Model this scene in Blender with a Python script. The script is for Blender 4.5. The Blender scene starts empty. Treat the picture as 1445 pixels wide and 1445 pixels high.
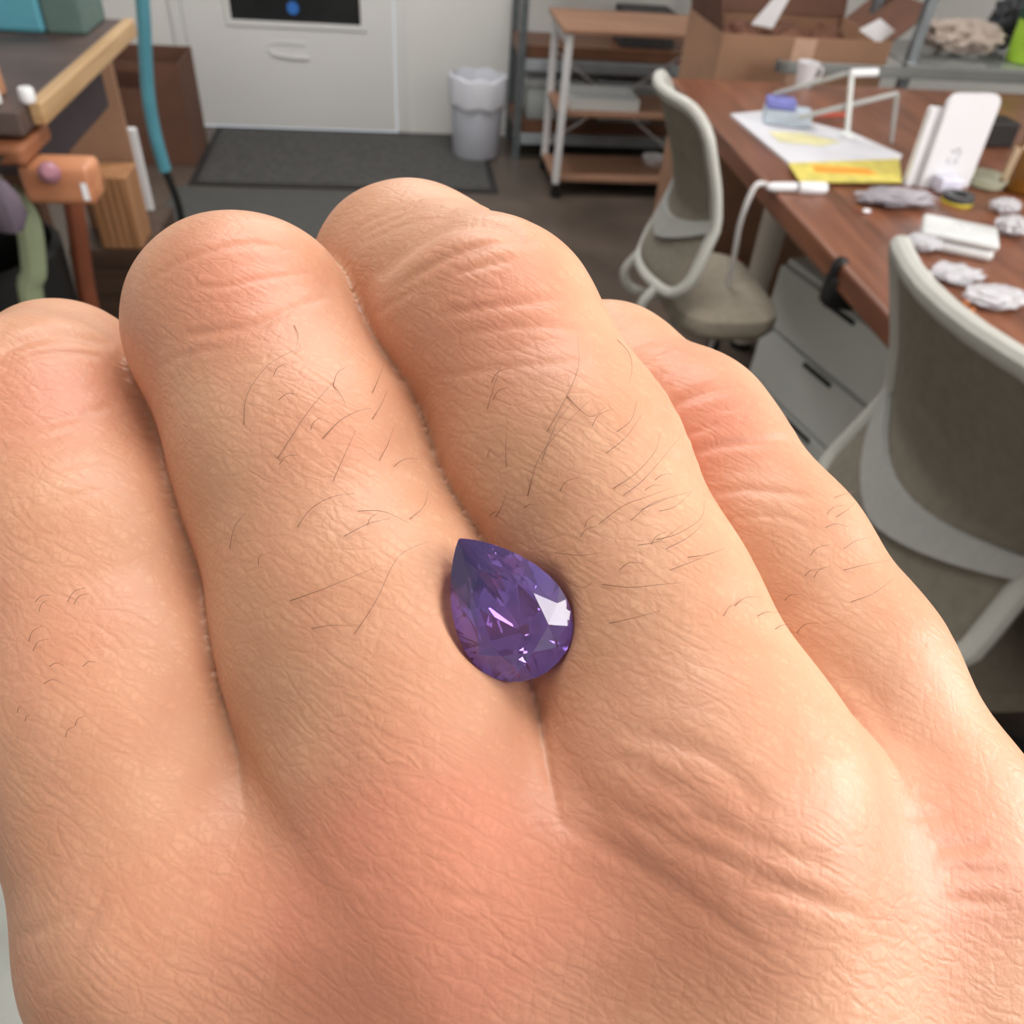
import bpy, bmesh, math, random
import numpy as np
from mathutils import Vector, Matrix
from math import sin, cos, pi, radians

random.seed(7)
rng = np.random.default_rng(7)
SC = bpy.context.scene
COL = SC.collection

# ------------------------------------------------------------------ camera
IMG = 1445.0
FPX = 1150.0                                  # focal length in pixels of the 1445 px frame
CAM_H = 1.30
YAW, PITCH, ROLL = radians(9.5), radians(41.3), radians(5.0)
fw = Vector((sin(YAW) * cos(PITCH), cos(YAW) * cos(PITCH), -sin(PITCH)))
rt = Vector((cos(YAW), -sin(YAW), 0.0))
up = rt.cross(fw)
RT = cos(ROLL) * rt + sin(ROLL) * up
UP = -sin(ROLL) * rt + cos(ROLL) * up
CP = Vector((0.0, 0.0, CAM_H))
cam_data = bpy.data.cameras.new('camera')
cam = bpy.data.objects.new('camera', cam_data)
COL.objects.link(cam)
cam.matrix_world = Matrix(((RT.x, UP.x, -fw.x, CP.x), (RT.y, UP.y, -fw.y, CP.y), (RT.z, UP.z, -fw.z, CP.z), (0, 0, 0, 1)))
cam_data.sensor_width = 36.0
cam_data.lens = 36.0 * FPX / IMG
cam_data.clip_start = 0.004
cam_data.clip_end = 50
cam_data.dof.use_dof = True
cam_data.dof.focus_distance = 0.0610
cam_data.dof.aperture_fstop = 62.0
SC.camera = cam

# ------------------------------------------------------------------ world, exposure
SC.view_settings.view_transform = 'Standard'
SC.view_settings.look = 'None'
SC.view_settings.gamma = 1.0
SC.view_settings.use_curve_mapping = False
SC.view_settings.exposure = 0.0
world = bpy.data.worlds.new('sky')
SC.world = world
world.use_nodes = True
world.node_tree.nodes['Background'].inputs['Color'].default_value = (0.80, 0.90, 1.0, 1)
world.node_tree.nodes['Background'].inputs['Strength'].default_value = 1.0

def area(name, loc, target, sx, sy, watts, color=(1, 1, 1)):
    l = bpy.data.lights.new(name, 'AREA')
    l.shape = 'RECTANGLE'; l.size = sx; l.size_y = sy; l.energy = watts; l.color = color
    o = bpy.data.objects.new(name, l); COL.objects.link(o)
    o.location = loc
    o.rotation_euler = (Vector(target) - Vector(loc)).to_track_quat('-Z', 'Y').to_euler()
    return o
# daylight from the tall window in the right-hand wall, unseen ceiling panels, the last added
area('window_daylight', (2.52, -0.35, 1.75), (0.0, 0.1, 1.1), 2.0, 1.35, 80, (1.0, 0.97, 0.93))
area('ceiling_area_light', (0.2, 0.9, 2.56), (0.2, 0.9, 0), 1.2, 0.6, 19, (1.0, 0.97, 0.93))
area('ceiling_area_light', (0.2, 3.0, 2.56), (0.2, 3.0, 0), 1.2, 0.6, 34, (1.0, 0.98, 0.96))
area('ceiling_area_light', (1.3, -0.9, 2.56), (1.3, -0.9, 0), 1.2, 0.6, 11, (1.0, 0.97, 0.93))  # added fill overhead, lifts the lower back of the hand

# ------------------------------------------------------------------ helpers
def ray(px, py):
    return RT * ((px - 722.5) / FPX) - UP * ((py - 722.5) / FPX) + fw
def atz(px, py, z):
    d = ray(px, py); return CP + d * ((z - CAM_H) / d.z)
def aty(px, py, y):
    d = ray(px, py); return CP + d * (y / d.y)

def srgb(r, g, b):
    f = lambda c: (c / 255 / 12.92) if c / 255 <= 0.04045 else ((c / 255 + 0.055) / 1.055) ** 2.4
    return (f(r), f(g), f(b), 1)

MATS = {}
def mat(name, rgb, rough=0.6, metal=0.0, var=0.12, scale=14.0, bump=0.0, stretch=(1, 1, 1), trans=0.0, ior=1.45, alpha=None, spec=0.5):
    """procedural principled material: base colour broken up by noise"""
    if name in MATS: return MATS[name]
    m = bpy.data.materials.new(name); m.use_nodes = True
    nt = m.node_tree; P = nt.nodes['Principled BSDF']
    c = srgb(*rgb)
    tc = nt.nodes.new('ShaderNodeTexCoord'); mp = nt.nodes.new('ShaderNodeMapping')
    mp.inputs['Scale'].default_value = stretch
    nz = nt.nodes.new('ShaderNodeTexNoise'); nz.inputs['Scale'].default_value = scale; nz.inputs['Detail'].default_value = 5
    rp = nt.nodes.new('ShaderNodeValToRGB')
    rp.color_ramp.elements[0].position = 0.3; rp.color_ramp.elements[1].position = 0.7
    rp.color_ramp.elements[0].color = (c[0] * (1 - var), c[1] * (1 - var), c[2] * (1 - var), 1)
    rp.color_ramp.elements[1].color = (min(1, c[0] * (1 + var)), min(1, c[1] * (1 + var)), min(1, c[2] * (1 + var)), 1)
    L = nt.links.new
    L(tc.outputs['Object'], mp.inputs['Vector']); L(mp.outputs[0], nz.inputs['Vector'])
    L(nz.outputs['Fac'], rp.inputs['Fac']); L(rp.outputs[0], P.inputs['Base Color'])
    P.inputs['Roughness'].default_value = rough; P.inputs['Metallic'].default_value = metal
    P.inputs['Specular IOR Level'].default_value = spec
    P.inputs['Transmission Weight'].default_value = trans; P.inputs['IOR'].default_value = ior
    if alpha is not None: P.inputs['Alpha'].default_value = alpha
    if bump:
        b = nt.nodes.new('ShaderNodeBump'); b.inputs['Strength'].default_value = bump; b.inputs['Distance'].default_value = 0.01
        L(nz.outputs['Fac'], b.inputs['Height']); L(b.outputs[0], P.inputs['Normal'])
    MATS[name] = m
    return m

def wood(name, dark, light, rough=0.45, axis=1, scale=5.0):
    if name in MATS: return MATS[name]
    m = bpy.data.materials.new(name); m.use_nodes = True
    nt = m.node_tree; P = nt.nodes['Principled BSDF']; L = nt.links.new
    tc = nt.nodes.new('ShaderNodeTexCoord'); mp = nt.nodes.new('ShaderNodeMapping')
    s = [6.0, 6.0, 6.0]; s[axis] = 0.5
    mp.inputs['Scale'].default_value = s
    nz = nt.nodes.new('ShaderNodeTexNoise'); nz.inputs['Scale'].default_value = scale; nz.inputs['Detail'].default_value = 8; nz.inputs['Distortion'].default_value = 0.6
    rp = nt.nodes.new('ShaderNodeValToRGB')
    rp.color_ramp.elements[0].position = 0.32; rp.color_ramp.elements[1].position = 0.68
    rp.color_ramp.elements[0].color = srgb(*dark); rp.color_ramp.elements[1].color = srgb(*light)
    L(tc.outputs['Object'], mp.inputs['Vector']); L(mp.outputs[0], nz.inputs['Vector'])
    L(nz.outputs['Fac'], rp.inputs['Fac']); L(rp.outputs[0], P.inputs['Base Color'])
    P.inputs['Roughness'].default_value = rough
    MATS[name] = m
    return m

def wloc(o):
    p = Vector(o.location)
    while o.parent is not None:
        o = o.parent; p += o.location
    return p

class MB:
    """collects shapes into one mesh"""
    def __init__(s): s.bm = bmesh.new()
    def box(s, lo, hi, bevel=0.0, rot=None, pivot=None, seg=2):
        lo = Vector(lo); hi = Vector(hi); c = (lo + hi) / 2; d = hi - lo
        r = bmesh.ops.create_cube(s.bm, size=1.0); vs = r['verts']
        for v in vs: v.co = Vector((v.co.x * d.x, v.co.y * d.y, v.co.z * d.z)) + c
        if bevel:
            es = list({e for v in vs for e in v.link_edges})
            rb = bmesh.ops.bevel(s.bm, geom=es, offset=min(bevel, min(d) * 0.45), segments=seg, profile=0.5, affect='EDGES')
            vs = list({v for v in rb['verts']} | {v for v in vs if v.is_valid})
        if rot is not None:
            p = Vector(pivot) if pivot is not None else c
            for v in vs: v.co = rot @ (v.co - p) + p
        return s
    def prism(s, pts, off, bevel=0.0):
        """closed outline pts (3-D) extruded by vector off"""
        off = Vector(off); a = [s.bm.verts.new(Vector(p)) for p in pts]; b = [s.bm.verts.new(Vector(p) + off) for p in pts]
        n = len(pts); s.bm.faces.new(a); s.bm.faces.new(b[::-1])
        for i in range(n): s.bm.faces.new((a[i], b[i], b[(i + 1) % n], a[(i + 1) % n]))
        return s
    def tube(s, pts, r, n=10, closed=False, flat=1.0, caps=True):
        pts = [Vector(p) for p in pts]; m = len(pts)
        rs = r if isinstance(r, (list, tuple)) else [r] * m
        rings = []; prev = None
        for i, p in enumerate(pts):
            a = pts[(i - 1) % m] if (closed or i) else p; b = pts[(i + 1) % m] if (closed or i < m - 1) else p
            t = (b - a).normalized()
            if prev is None:
                u = t.cross(Vector((0, 0, 1))); u = u if u.length > 1e-3 else t.cross(Vector((1, 0, 0)))
            else: u = prev - t * prev.dot(t)
            u.normalize(); prev = u; w = t.cross(u)
            rings.append([s.bm.verts.new(p + rs[i] * (cos(2 * pi * k / n) * u + flat * sin(2 * pi * k / n) * w)) for k in range(n)])
        for i in range(m if closed else m - 1):
            A, B = rings[i], rings[(i + 1) % m]
            for k in range(n): s.bm.faces.new((A[k], A[(k + 1) % n], B[(k + 1) % n], B[k]))
        if not closed and caps: s.bm.faces.new(rings[0][::-1]); s.bm.faces.new(rings[-1])
        return s
    def lathe(s, prof, c=(0, 0, 0), n=28, axis=None):
        """profile of (radius, height) turned about z, then about `axis`"""
        c = Vector(c); q = Vector((0, 0, 1)).rotation_difference(Vector(axis)).to_matrix() if axis is not None else Matrix.Identity(3)
        rings = []
        for r, h in prof:
            if r < 1e-6: rings.append([s.bm.verts.new(c + q @ Vector((0, 0, h)))])
            else: rings.append([s.bm.verts.new(c + q @ Vector((r * cos(2 * pi * k / n), r * sin(2 * pi * k / n), h))) for k in range(n)])
        for A, B in zip(rings, rings[1:]):
            if len(A) == 1 and len(B) == 1: continue
            for k in range(n):
                j = (k + 1) % n
                if len(A) == 1: s.bm.faces.new((A[0], B[k], B[j]))
                elif len(B) == 1: s.bm.faces.new((A[k], A[j], B[0]))
                else: s.bm.faces.new((A[k], A[j], B[j], B[k]))
        return s
    def build(s, name, m, parent=None, smooth=False, origin=None):
        bmesh.ops.recalc_face_normals(s.bm, faces=s.bm.faces[:])
        o0 = Vector(origin) if origin is not None else Vector((0, 0, 0))
        if parent is not None and origin is None: o0 = wloc(parent)
        if parent is None and origin is None:
            cs = [v.co for v in s.bm.verts]
            o0 = Vector((sum(c.x for c in cs) / len(cs), sum(c.y for c in cs) / len(cs), min(c.z for c in cs)))
        for v in s.bm.verts: v.co -= o0
        me = bpy.data.meshes.new(name); s.bm.to_mesh(me); s.bm.free()
        if smooth:
            me.polygons.foreach_set('use_smooth', [True] * len(me.polygons))
            me.set_sharp_from_angle(angle=radians(35))
        o = bpy.data.objects.new(name, me); COL.objects.link(o); me.materials.append(m)
        if parent is not None:
            o.parent = parent; o.location = o0 - wloc(parent)
        else: o.location = o0
        return o

def tag(o, label=None, cat=None, group=None, kind=None):
    if label: o['label'] = label
    if cat: o['category'] = cat
    if group: o['group'] = group
    if kind: o['kind'] = kind
    return o
def empty(name, loc, label, cat, group=None):
    o = bpy.data.objects.new(name, None); COL.objects.link(o); o.location = loc
    o.empty_display_size = 0.05
    o.matrix_world = Matrix.Translation(Vector(loc))
    return tag(o, label, cat, group)
def rotz(a): return Matrix.Rotation(a, 3, 'Z')
def spline(pts, n=6):
    """Catmull-Rom through pts"""
    P = [Vector(p) for p in pts]; out = []
    for i in range(len(P) - 1):
        a = P[max(i - 1, 0)]; b = P[i]; c = P[i + 1]; d = P[min(i + 2, len(P) - 1)]
        for k in range(n):
            t = k / n
            out.append(0.5 * ((2 * b) + (c - a) * t + (2 * a - 5 * b + 4 * c - d) * t * t + (3 * b - a - 3 * c + d) * t ** 3))
    out.append(P[-1]); return out
def spline_closed(pts, n=6):
    P = [Vector(p) for p in pts]; m = len(P); out = []
    for i in range(m):
        a, b, c, d = P[(i - 1) % m], P[i], P[(i + 1) % m], P[(i + 2) % m]
        for k in range(n):
            t = k / n
            out.append(0.5 * ((2 * b) + (c - a) * t + (2 * a - 5 * b + 4 * c - d) * t * t + (3 * b - a - 3 * c + d) * t ** 3))
    return out

# materials
wall_m = mat('white_wall_paint', (214, 213, 210), 0.85, var=0.025, scale=2.0)
door_m = mat('white_door_paint', (212, 211, 209), 0.55, var=0.02, scale=2.0)
floor_m = mat('dark_worn_floor', (88, 78, 70), 0.38, var=0.30, scale=3.5)
white_m = mat('white_powder_coat', (224, 224, 226), 0.4, var=0.03)
frame_m = mat('off_white_plastic', (180, 180, 174), 0.45, var=0.03)
black_m = mat('black_plastic', (22, 22, 23), 0.5, var=0.1)
card_m = mat('brown_cardboard', (150, 114, 90), 0.8, var=0.10, scale=9)
card_dark = mat('dark_brown_cardboard', (100, 68, 54), 0.8, var=0.14, scale=9)
paper_m = mat('white_paper', (232, 232, 236), 0.8, var=0.02)
steel_m = mat('galvanised_steel', (128, 136, 140), 0.38, 0.75, var=0.12, scale=30)
teal_m = mat('teal_paint', (84, 148, 164), 0.45, var=0.08)

# ------------------------------------------------------------------ the room
X0, X1, Y0, Y1, ZC = -1.95, 2.55, -2.2, 4.32, 2.60
def struct(name, mb, m, smooth=False):
    o = mb.build(name, m, smooth=smooth); o['kind'] = 'structure'; return o
floor = struct('floor', MB().box((X0, Y0, -0.1), (X1, Y1, 0.0)), floor_m)
struct('ceiling', MB().box((X0, Y0, ZC), (X1, Y1, ZC + 0.1)), wall_m)
struct('wall_left', MB().box((X0 - 0.1, Y0 - 0.1, -0.1), (X0, Y1 + 0.1, ZC + 0.1)), wall_m)
struct('wall_front', MB().box((X0, Y0 - 0.1, -0.1), (X1, Y0, ZC + 0.1)), wall_m)
# right wall around a window opening
wy0, wy1, wz0, wz1 = -1.4, 0.7, 1.05, 2.45
w = MB()
w.box((X1, Y0 - 0.1, -0.1), (X1 + 0.1, wy0, ZC + 0.1)).box((X1, wy1, -0.1), (X1 + 0.1, Y1 + 0.1, ZC + 0.1))
w.box((X1, wy0, -0.1), (X1 + 0.1, wy1, wz0)).box((X1, wy0, wz1), (X1 + 0.1, wy1, ZC + 0.1))
struct('wall_right', w, wall_m)
w = MB()
for a, b in (((wy0, wz0), (wy0 + 0.05, wz1)), ((wy1 - 0.05, wz0), (wy1, wz1)), ((wy0 + 0.05, wz0), (wy1 - 0.05, wz0 + 0.05)), ((wy0 + 0.05, wz1 - 0.05), (wy1 - 0.05, wz1)), ((-0.375, wz0 + 0.05), (-0.325, wz1 - 0.05))):
    w.box((X1 + 0.02, a[0], a[1]), (X1 + 0.08, b[0], b[1]))
win = struct('window_1', w, door_m)
gl_m = bpy.data.materials.new('window_glass'); gl_m.use_nodes = True
_n = gl_m.node_tree; _m = _n.nodes.new('ShaderNodeMixShader'); _t = _n.nodes.new('ShaderNodeBsdfTransparent'); _g = _n.nodes.new('ShaderNodeBsdfGlossy')
_m.inputs[0].default_value = 0.06; _g.inputs['Roughness'].default_value = 0.02
_n.links.new(_t.outputs[0], _m.inputs[1]); _n.links.new(_g.outputs[0], _m.inputs[2]); _n.links.new(_m.outputs[0], _n.nodes['Material Output'].inputs['Surface'])
for a, b in ((wy0 + 0.05, -0.375), (-0.325, wy1 - 0.05)): MB().box((X1 + 0.048, a, wz0 + 0.05), (X1 + 0.052, b, wz1 - 0.05)).build('pane', gl_m, win)
# back wall with the doorway
dx0, dx1, dzt = -0.96, -0.02, 2.05
w = MB()
w.box((X0, Y1, -0.1), (dx0 - 0.05, Y1 + 0.1, ZC + 0.1)).box((dx1 + 0.05, Y1, -0.1), (X1, Y1 + 0.1, ZC + 0.1)).box((dx0 - 0.05, Y1, dzt + 0.05), (dx1 + 0.05, Y1 + 0.1, ZC + 0.1))
struct('wall_back', w, wall_m)
w = MB()
w.box((dx0 - 0.05, Y1 - 0.012, 0), (dx0, Y1 + 0.06, dzt + 0.05), 0.006).box((dx1, Y1 - 0.012, 0), (dx1 + 0.05, Y1 + 0.06, dzt + 0.05), 0.006).box((dx0 - 0.05, Y1 - 0.012, dzt), (dx1 + 0.05, Y1 + 0.06, dzt + 0.05), 0.006)
struct('trim_1', w, door_m)
# the door: leaf built round its dark glazed opening
gx0, gx1, gz0, gz1 = -0.75, -0.17, 0.455, 1.75
w = MB()
w.box((dx0 + 0.004, Y1 - 0.005, 0.005), (gx0, Y1 + 0.035, dzt - 0.004)).box((gx1, Y1 - 0.005, 0.005), (dx1 - 0.004, Y1 + 0.035, dzt - 0.004))
w.box((gx0, Y1 - 0.005, 0.005), (gx1, Y1 + 0.035, gz0)).box((gx0, Y1 - 0.005, gz1), (gx1, Y1 + 0.035, dzt - 0.004))
door = struct('door_1', w, door_m)
MB().box((gx0, Y1 + 0.012, gz0), (gx1, Y1 + 0.02, gz1)).build('pane', mat('dark_door_glass', (38, 40, 40), 0.12, var=0.1), door)
b = MB()
for a, c in (((gx0 - 0.02, gz0 - 0.02), (gx1 + 0.02, gz0 + 0.004)), ((gx0 - 0.02, gz1 - 0.004), (gx1 + 0.02, gz1 + 0.02)), ((gx0 - 0.02, gz0), (gx0 + 0.004, gz1)), ((gx1 - 0.004, gz0), (gx1 + 0.02, gz1))):
    b.box((a[0], Y1 - 0.012, a[1]), (c[0], Y1 - 0.004, c[1]), 0.003)
b.build('glazing_bead', door_m, door)
st = aty(413, 12, Y1)
tag(MB().lathe([(0, 0.001), (0.026, 0.001), (0.026, 0), (0, 0)], (st.x, Y1 + 0.0105, st.z), 20, (0, -1, 0)).build('round_sticker', mat('blue_sticker', (50, 110, 190), 0.5, var=0.05), door), 'small round blue sticker')
b = MB().tube([(-0.60, Y1 - 0.006, 0.345), (-0.58, Y1 - 0.010, 0.325), (-0.50, Y1 - 0.012, 0.315), (-0.42, Y1 - 0.010, 0.315)], 0.005, 8)
b.tube([(-0.60, Y1 - 0.006, 0.36), (-0.56, Y1 - 0.008, 0.375), (-0.43, Y1 - 0.008, 0.372)], 0.003, 8)
b.build('letter_slot', door_m, door, True)

# floor coverings
mat_dark = mat('charcoal_doormat', (74, 73, 72), 0.9, var=0.25, scale=40, bump=0.4)
root = empty('doormat', (-0.3, 3.9, 0.0), 'wide charcoal doormat with dark border in front of the white door', 'mat')
MB().box((-0.85, 3.57, 0.0005), (0.38, 4.27, 0.008), 0.003).build('pile', mat_dark, root)
b = MB()
for a, c in (((-0.88, 3.53), (0.41, 3.57)), ((-0.88, 4.27), (0.41, 4.30)), ((-0.88, 3.57), (-0.85, 4.27)), ((0.38, 3.57), (0.41, 4.27))): b.box((a[0], a[1], 0.0005), (c[0], c[1], 0.006), 0.002)
b.build('rubber_border', mat('black_rubber', (38, 37, 37), 0.7), root)
tag(MB().box((-0.92, 1.2, 0.0005), (-0.16, 3.50, 0.010), 0.004).build('floor_runner', mat('grey_runner_mat', (78, 78, 76), 0.8, var=0.08, scale=30)), 'plain dark grey runner mat leading along the floor to the doormat', 'mat')
tag(MB().box((-1.3, -0.3, 0.0005), (-0.30, 0.80, 0.006), 0.002).build('floor_mat', mat('pale_grey_felt', (168, 170, 164), 0.9, var=0.15, scale=12)), 'pale grey floor mat beneath the hand at the lower corner', 'mat')

# ------------------------------------------------------------------ left: jeweller's workbench and things round it
bench_top = mat('dark_worn_bench_top', (82, 68, 64), 0.5, var=0.35, scale=7)
bench_edge = wood('pale_wood_edge', (164, 130, 90), (192, 160, 120))
bench_body = mat('dark_bench_body', (62, 52, 56), 0.6, var=0.25, scale=8)
orange_wood = wood('orange_wood', (166, 106, 74), (196, 136, 98), axis=0)
brown_wood = wood('brown_wood', (70, 46, 34), (96, 66, 48), axis=2)
bx0, bx1, by0, by1, bz = -1.45, -0.54, 1.36, 2.0, 0.90
root = empty('workbench', (-0.95, 1.7, 0), 'dark topped jewelry workbench with a pale wooden front edge', 'workbench')
MB().box((bx0, by0, bz - 0.035), (bx1 - 0.022, by1, bz), 0.004).build('tabletop', bench_top, root)
MB().box((bx1 - 0.0215, by0 + 0.04, bz - 0.030), (bx1, by1, bz + 0.003), 0.004).build('edge_strip', bench_edge, root)
MB().box((bx0 + 0.05, by0 + 0.10, bz - 0.13), (bx1 - 0.045, by1 - 0.14, bz - 0.036), 0.006).build('apron', bench_body, root)
for x, y in ((bx0 + 0.05, by0 + 0.06), (bx0 + 0.05, by1 - 0.05), (bx1 - 0.30, by1 - 0.05), (bx1 - 0.30, by0 + 0.06)):
    MB().box((x - 0.028, y - 0.028, 0), (x + 0.028, y + 0.028, bz - 0.131), 0.004).build('leg', brown_wood, root)
MB().box((bx0, by0 - 0.03, 0.832), (bx1 - 0.02, by0 + 0.099, 0.858), 0.006).build('lower_ledge', wood('ledge_wood', (110, 66, 42), (150, 96, 66)), root)
d = MB().box((-0.582, by0 - 0.02, 0.770), (-0.478, by0 + 0.045, 0.829), 0.010, seg=3).build('drawer', orange_wood, root, True)
MB().lathe([(0, 0.034), (0.008, 0.033), (0.014, 0.027), (0.0165, 0.018), (0.013, 0.008), (0.008, 0.004), (0.008, 0), (0, 0)], (-0.535, by0 - 0.014, 0.817), 16, (0.25, -0.9, 0.4)).build('knob', mat('mauve_knob', (150, 104, 116), 0.4), d, True)
MB().box((-0.494, by0 - 0.0212, 0.780), (-0.485, by0 - 0.0202, 0.806)).build('label_tab', paper_m, d)

p = aty(60, 10, 1.9)
root = empty('tool_case', (-0.80, 1.97, bz), 'teal metal case standing at the back of the dark workbench', 'case')
MB().box((-1.10, 1.84, bz + 0.0005), (-0.665, 1.985, bz + 0.14), 0.008).build('body', teal_m, root)
MB().box((-0.664, 1.842, bz + 0.0005), (-0.59, 1.983, bz + 0.10), 0.006).build('end_panel', mat('dull_green_panel', (84, 104, 100), 0.5), root)
MB().box((-1.105, 1.835, bz + 0.1405), (-0.66, 1.99, bz + 0.165), 0.006).build('lid', teal_m, root)
# things along the near end of the bench
tag(MB().box((-0.640, 1.415, bz + 0.0005), (-0.603, 1.45, bz + 0.13), 0.005).build('wooden_post', wood('post_wood', (168, 116, 84), (196, 150, 118), axis=2)), 'upright block of pale brown wood at the near end of the bench', 'block')
for x, y, lab in ((-0.600, 1.385, 'small white cap on the bench beside the wooden block'), (-0.556, 1.398, 'small white cap on the bench at the corner of the pale edge')):
    tag(MB().lathe([(0, 0), (0.010, 0), (0.011, 0.004), (0.011, 0.017), (0.009, 0.020), (0, 0.020)], (x, y, bz + 0.0046), 16).build('bottle_cap', white_m, smooth=True), lab, 'cap', 'white caps on the bench')
# teal bent stand with its black foot
root = empty('bent_stand', (-0.70, 2.80, 0), 'tall teal metal stand with a bent lower end beyond the workbench', 'stand')
pts = [aty(x, y, 2.80) for x, y in ((193, -120), (198, -40), (203, 30), (206, 90), (210, 140), (219, 190), (233, 240))]
MB().tube(spline(pts, 5), 0.027, 10, flat=0.7).build('post', teal_m, root, True)
q = pts[-1]
MB().tube(spline([q, (q.x + 0.02, q.y, q.z - 0.12), (q.x + 0.01, q.y, 0.05)], 5), 0.012, 8).build('lower_rod', black_m, root, True)
b = MB()
for k in range(4):
    a = k * pi / 2 + 0.5; b.tube([(q.x + 0.01, q.y, 0.055), (q.x + 0.01 + 0.14 * cos(a), q.y + 0.14 * sin(a), 0.022)], 0.010, 8)
b.build('foot', black_m, root, True)

def carton(name, lo, hi, m, label, open_hole=False, rz=0.0, group=None, t=0.005):
    """open-topped cardboard box: four walls, floor"""
    lo = Vector(lo); hi = Vector(hi); c = (lo + hi) / 2; R = rotz(rz)
    root = empty(name, (c.x, c.y, lo.z), label, 'box', group)
    def put(n, a, bb):
        MB().box(a, bb, 0.001, R, (c.x, c.y, lo.z)).build(n, m, root)
    put('bottom', (lo.x, lo.y, lo.z), (hi.x, hi.y, lo.z + t))
    if open_hole:
        hz0, hz1 = hi.z - 0.10, hi.z - 0.035; hx0, hx1 = c.x - 0.10, c.x + 0.045
        b = MB().box((lo.x, lo.y, lo.z + t), (hi.x, lo.y + t, hz0)).box((lo.x, lo.y, hz1), (hi.x, lo.y + t, hi.z)).box((lo.x, lo.y, hz0), (hx0, lo.y + t, hz1)).box((hx1, lo.y, hz0), (hi.x, lo.y + t, hz1))
        for v in b.bm.verts: v.co = R @ (v.co - Vector((c.x, c.y, lo.z))) + Vector((c.x, c.y, lo.z))
        b.build('front_wall', m, root)
    else: put('front_wall', (lo.x, lo.y, lo.z + t), (hi.x, lo.y + t, hi.z))
    put('back_wall', (lo.x, hi.y - t, lo.z + t), (hi.x, hi.y, hi.z))
    put('side_wall', (lo.x, lo.y + t, lo.z + t), (lo.x + t, hi.y - t, hi.z))
    put('side_wall', (hi.x - t, lo.y + t, lo.z + t), (hi.x, hi.y - t, hi.z))
    return root
carton('cardboard_box', (-1.20, 3.76, 0.001), (-0.885, 4.05, 0.40), card_dark, 'reddish brown cardboard box with a cut hand hole beside the door', True)
# cardboard sheets and the white board leaning past the bench
root = empty('storage_crate', (-0.80, 2.43, 0), 'dark brown wooden crate on the floor beyond the workbench', 'crate')
MB().box((-0.92, 2.275, 0.001), (-0.705, 2.60, 0.278), 0.004).build('body', wood('crate_wood', (62, 46, 36), (86, 64, 50), axis=0), root)
for z in (0.06, 0.15, 0.23): MB().box((-0.915, 2.268, z), (-0.71, 2.2745, z + 0.04), 0.002).build('slat', wood('crate_wood', (62, 46, 36), (86, 64, 50), axis=0), root)
tag(MB().box((-0.895, 2.42, 0.2785), (-0.735, 2.435, 0.78), 0.002).build('cardboard_sheet', card_m), 'tall flat brown cardboard sheet standing on the dark crate', 'cardboard')
tag(MB().box((-0.812, 2.555, 0.2785), (-0.752, 2.575, 0.515), 0.004).build('white_board', white_m), 'narrow upright white board on the crate beside the teal stand', 'board')
root = empty('small_carton', (-0.775, 2.31, 0.2785), 'small upright tan carton with ribbed sides on the front of the dark crate', 'box')
tan = wood('tan_card', (158, 112, 76), (178, 130, 92), axis=2)
MB().box((-0.83, 2.285, 0.2785), (-0.725, 2.40, 0.475), 0.003).build('body', tan, root)
for k in range(5): MB().box((-0.822 + k * 0.020, 2.281, 0.284), (-0.813 + k * 0.020, 2.2845, 0.47), 0.001).build('rib', tan, root)
# under the bench
q0, q1 = aty(104, 290, 1.72), aty(128, 440, 1.72)
tag(MB().tube(spline([(q0.x, q0.y, 0.765), tuple(q0), tuple(q1), (q1.x + 0.0, q1.y, 0.002)], 5), 0.019, 10).build('copper_pipe', mat('red_brown_pipe', (118, 64, 42), 0.5), smooth=True), 'reddish brown pipe standing upright under the workbench', 'pipe')
q0, q1, q2 = aty(38, 310, 1.42), aty(48, 380, 1.42), aty(52, 450, 1.42)
tag(MB().tube(spline([(q0.x - 0.02, q0.y, 0.76), tuple(q0), tuple(q1), tuple(q2), (q2.x - 0.01, q2.y, 0.015)], 6), 0.020, 10).build('rubber_hose', mat('pale_green_hose', (136, 146, 116), 0.6), smooth=True), 'pale green hose hanging down under the near end of the bench', 'hose')
b = MB().lathe([(0, 0), (0.15, 0), (0.17, 0.02), (0.19, 0.55), (0.175, 0.56), (0.16, 0.04), (0, 0.03)], (-0.88, 1.66, 0.001), 24)
tag(b.build('waste_drum', mat('black_drum', (20, 20, 20), 0.6), smooth=True), 'black waste drum in the shadow under the workbench', 'bin')
q = aty(18, 275, 1.36)
b = MB(); 
prof = [(0, 0), (0.016, 0.002), (0.027, 0.022), (0.024, 0.05), (0.013, 0.070), (0.006, 0.076), (0.0, 0.0765)]
b.lathe(prof, (-0.590, 1.285, 0.752), 18)
for v in b.bm.verts: v.co += Vector((random.uniform(-1, 1), random.uniform(-1, 1), 0)) * 0.003
ob = tag(b.build('cloth_bag', mat('mauve_grey_cloth', (92, 80, 92), 0.8, var=0.2, scale=20), smooth=True), 'mauve grey cloth bag hanging from the ledge of the workbench', 'bag')
MB().tube([(-0.590, 1.285, 0.827), (-0.590, 1.31, 0.845), (-0.590, 1.3285, 0.846)], 0.003, 6).build('cord', black_m, ob)

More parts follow.
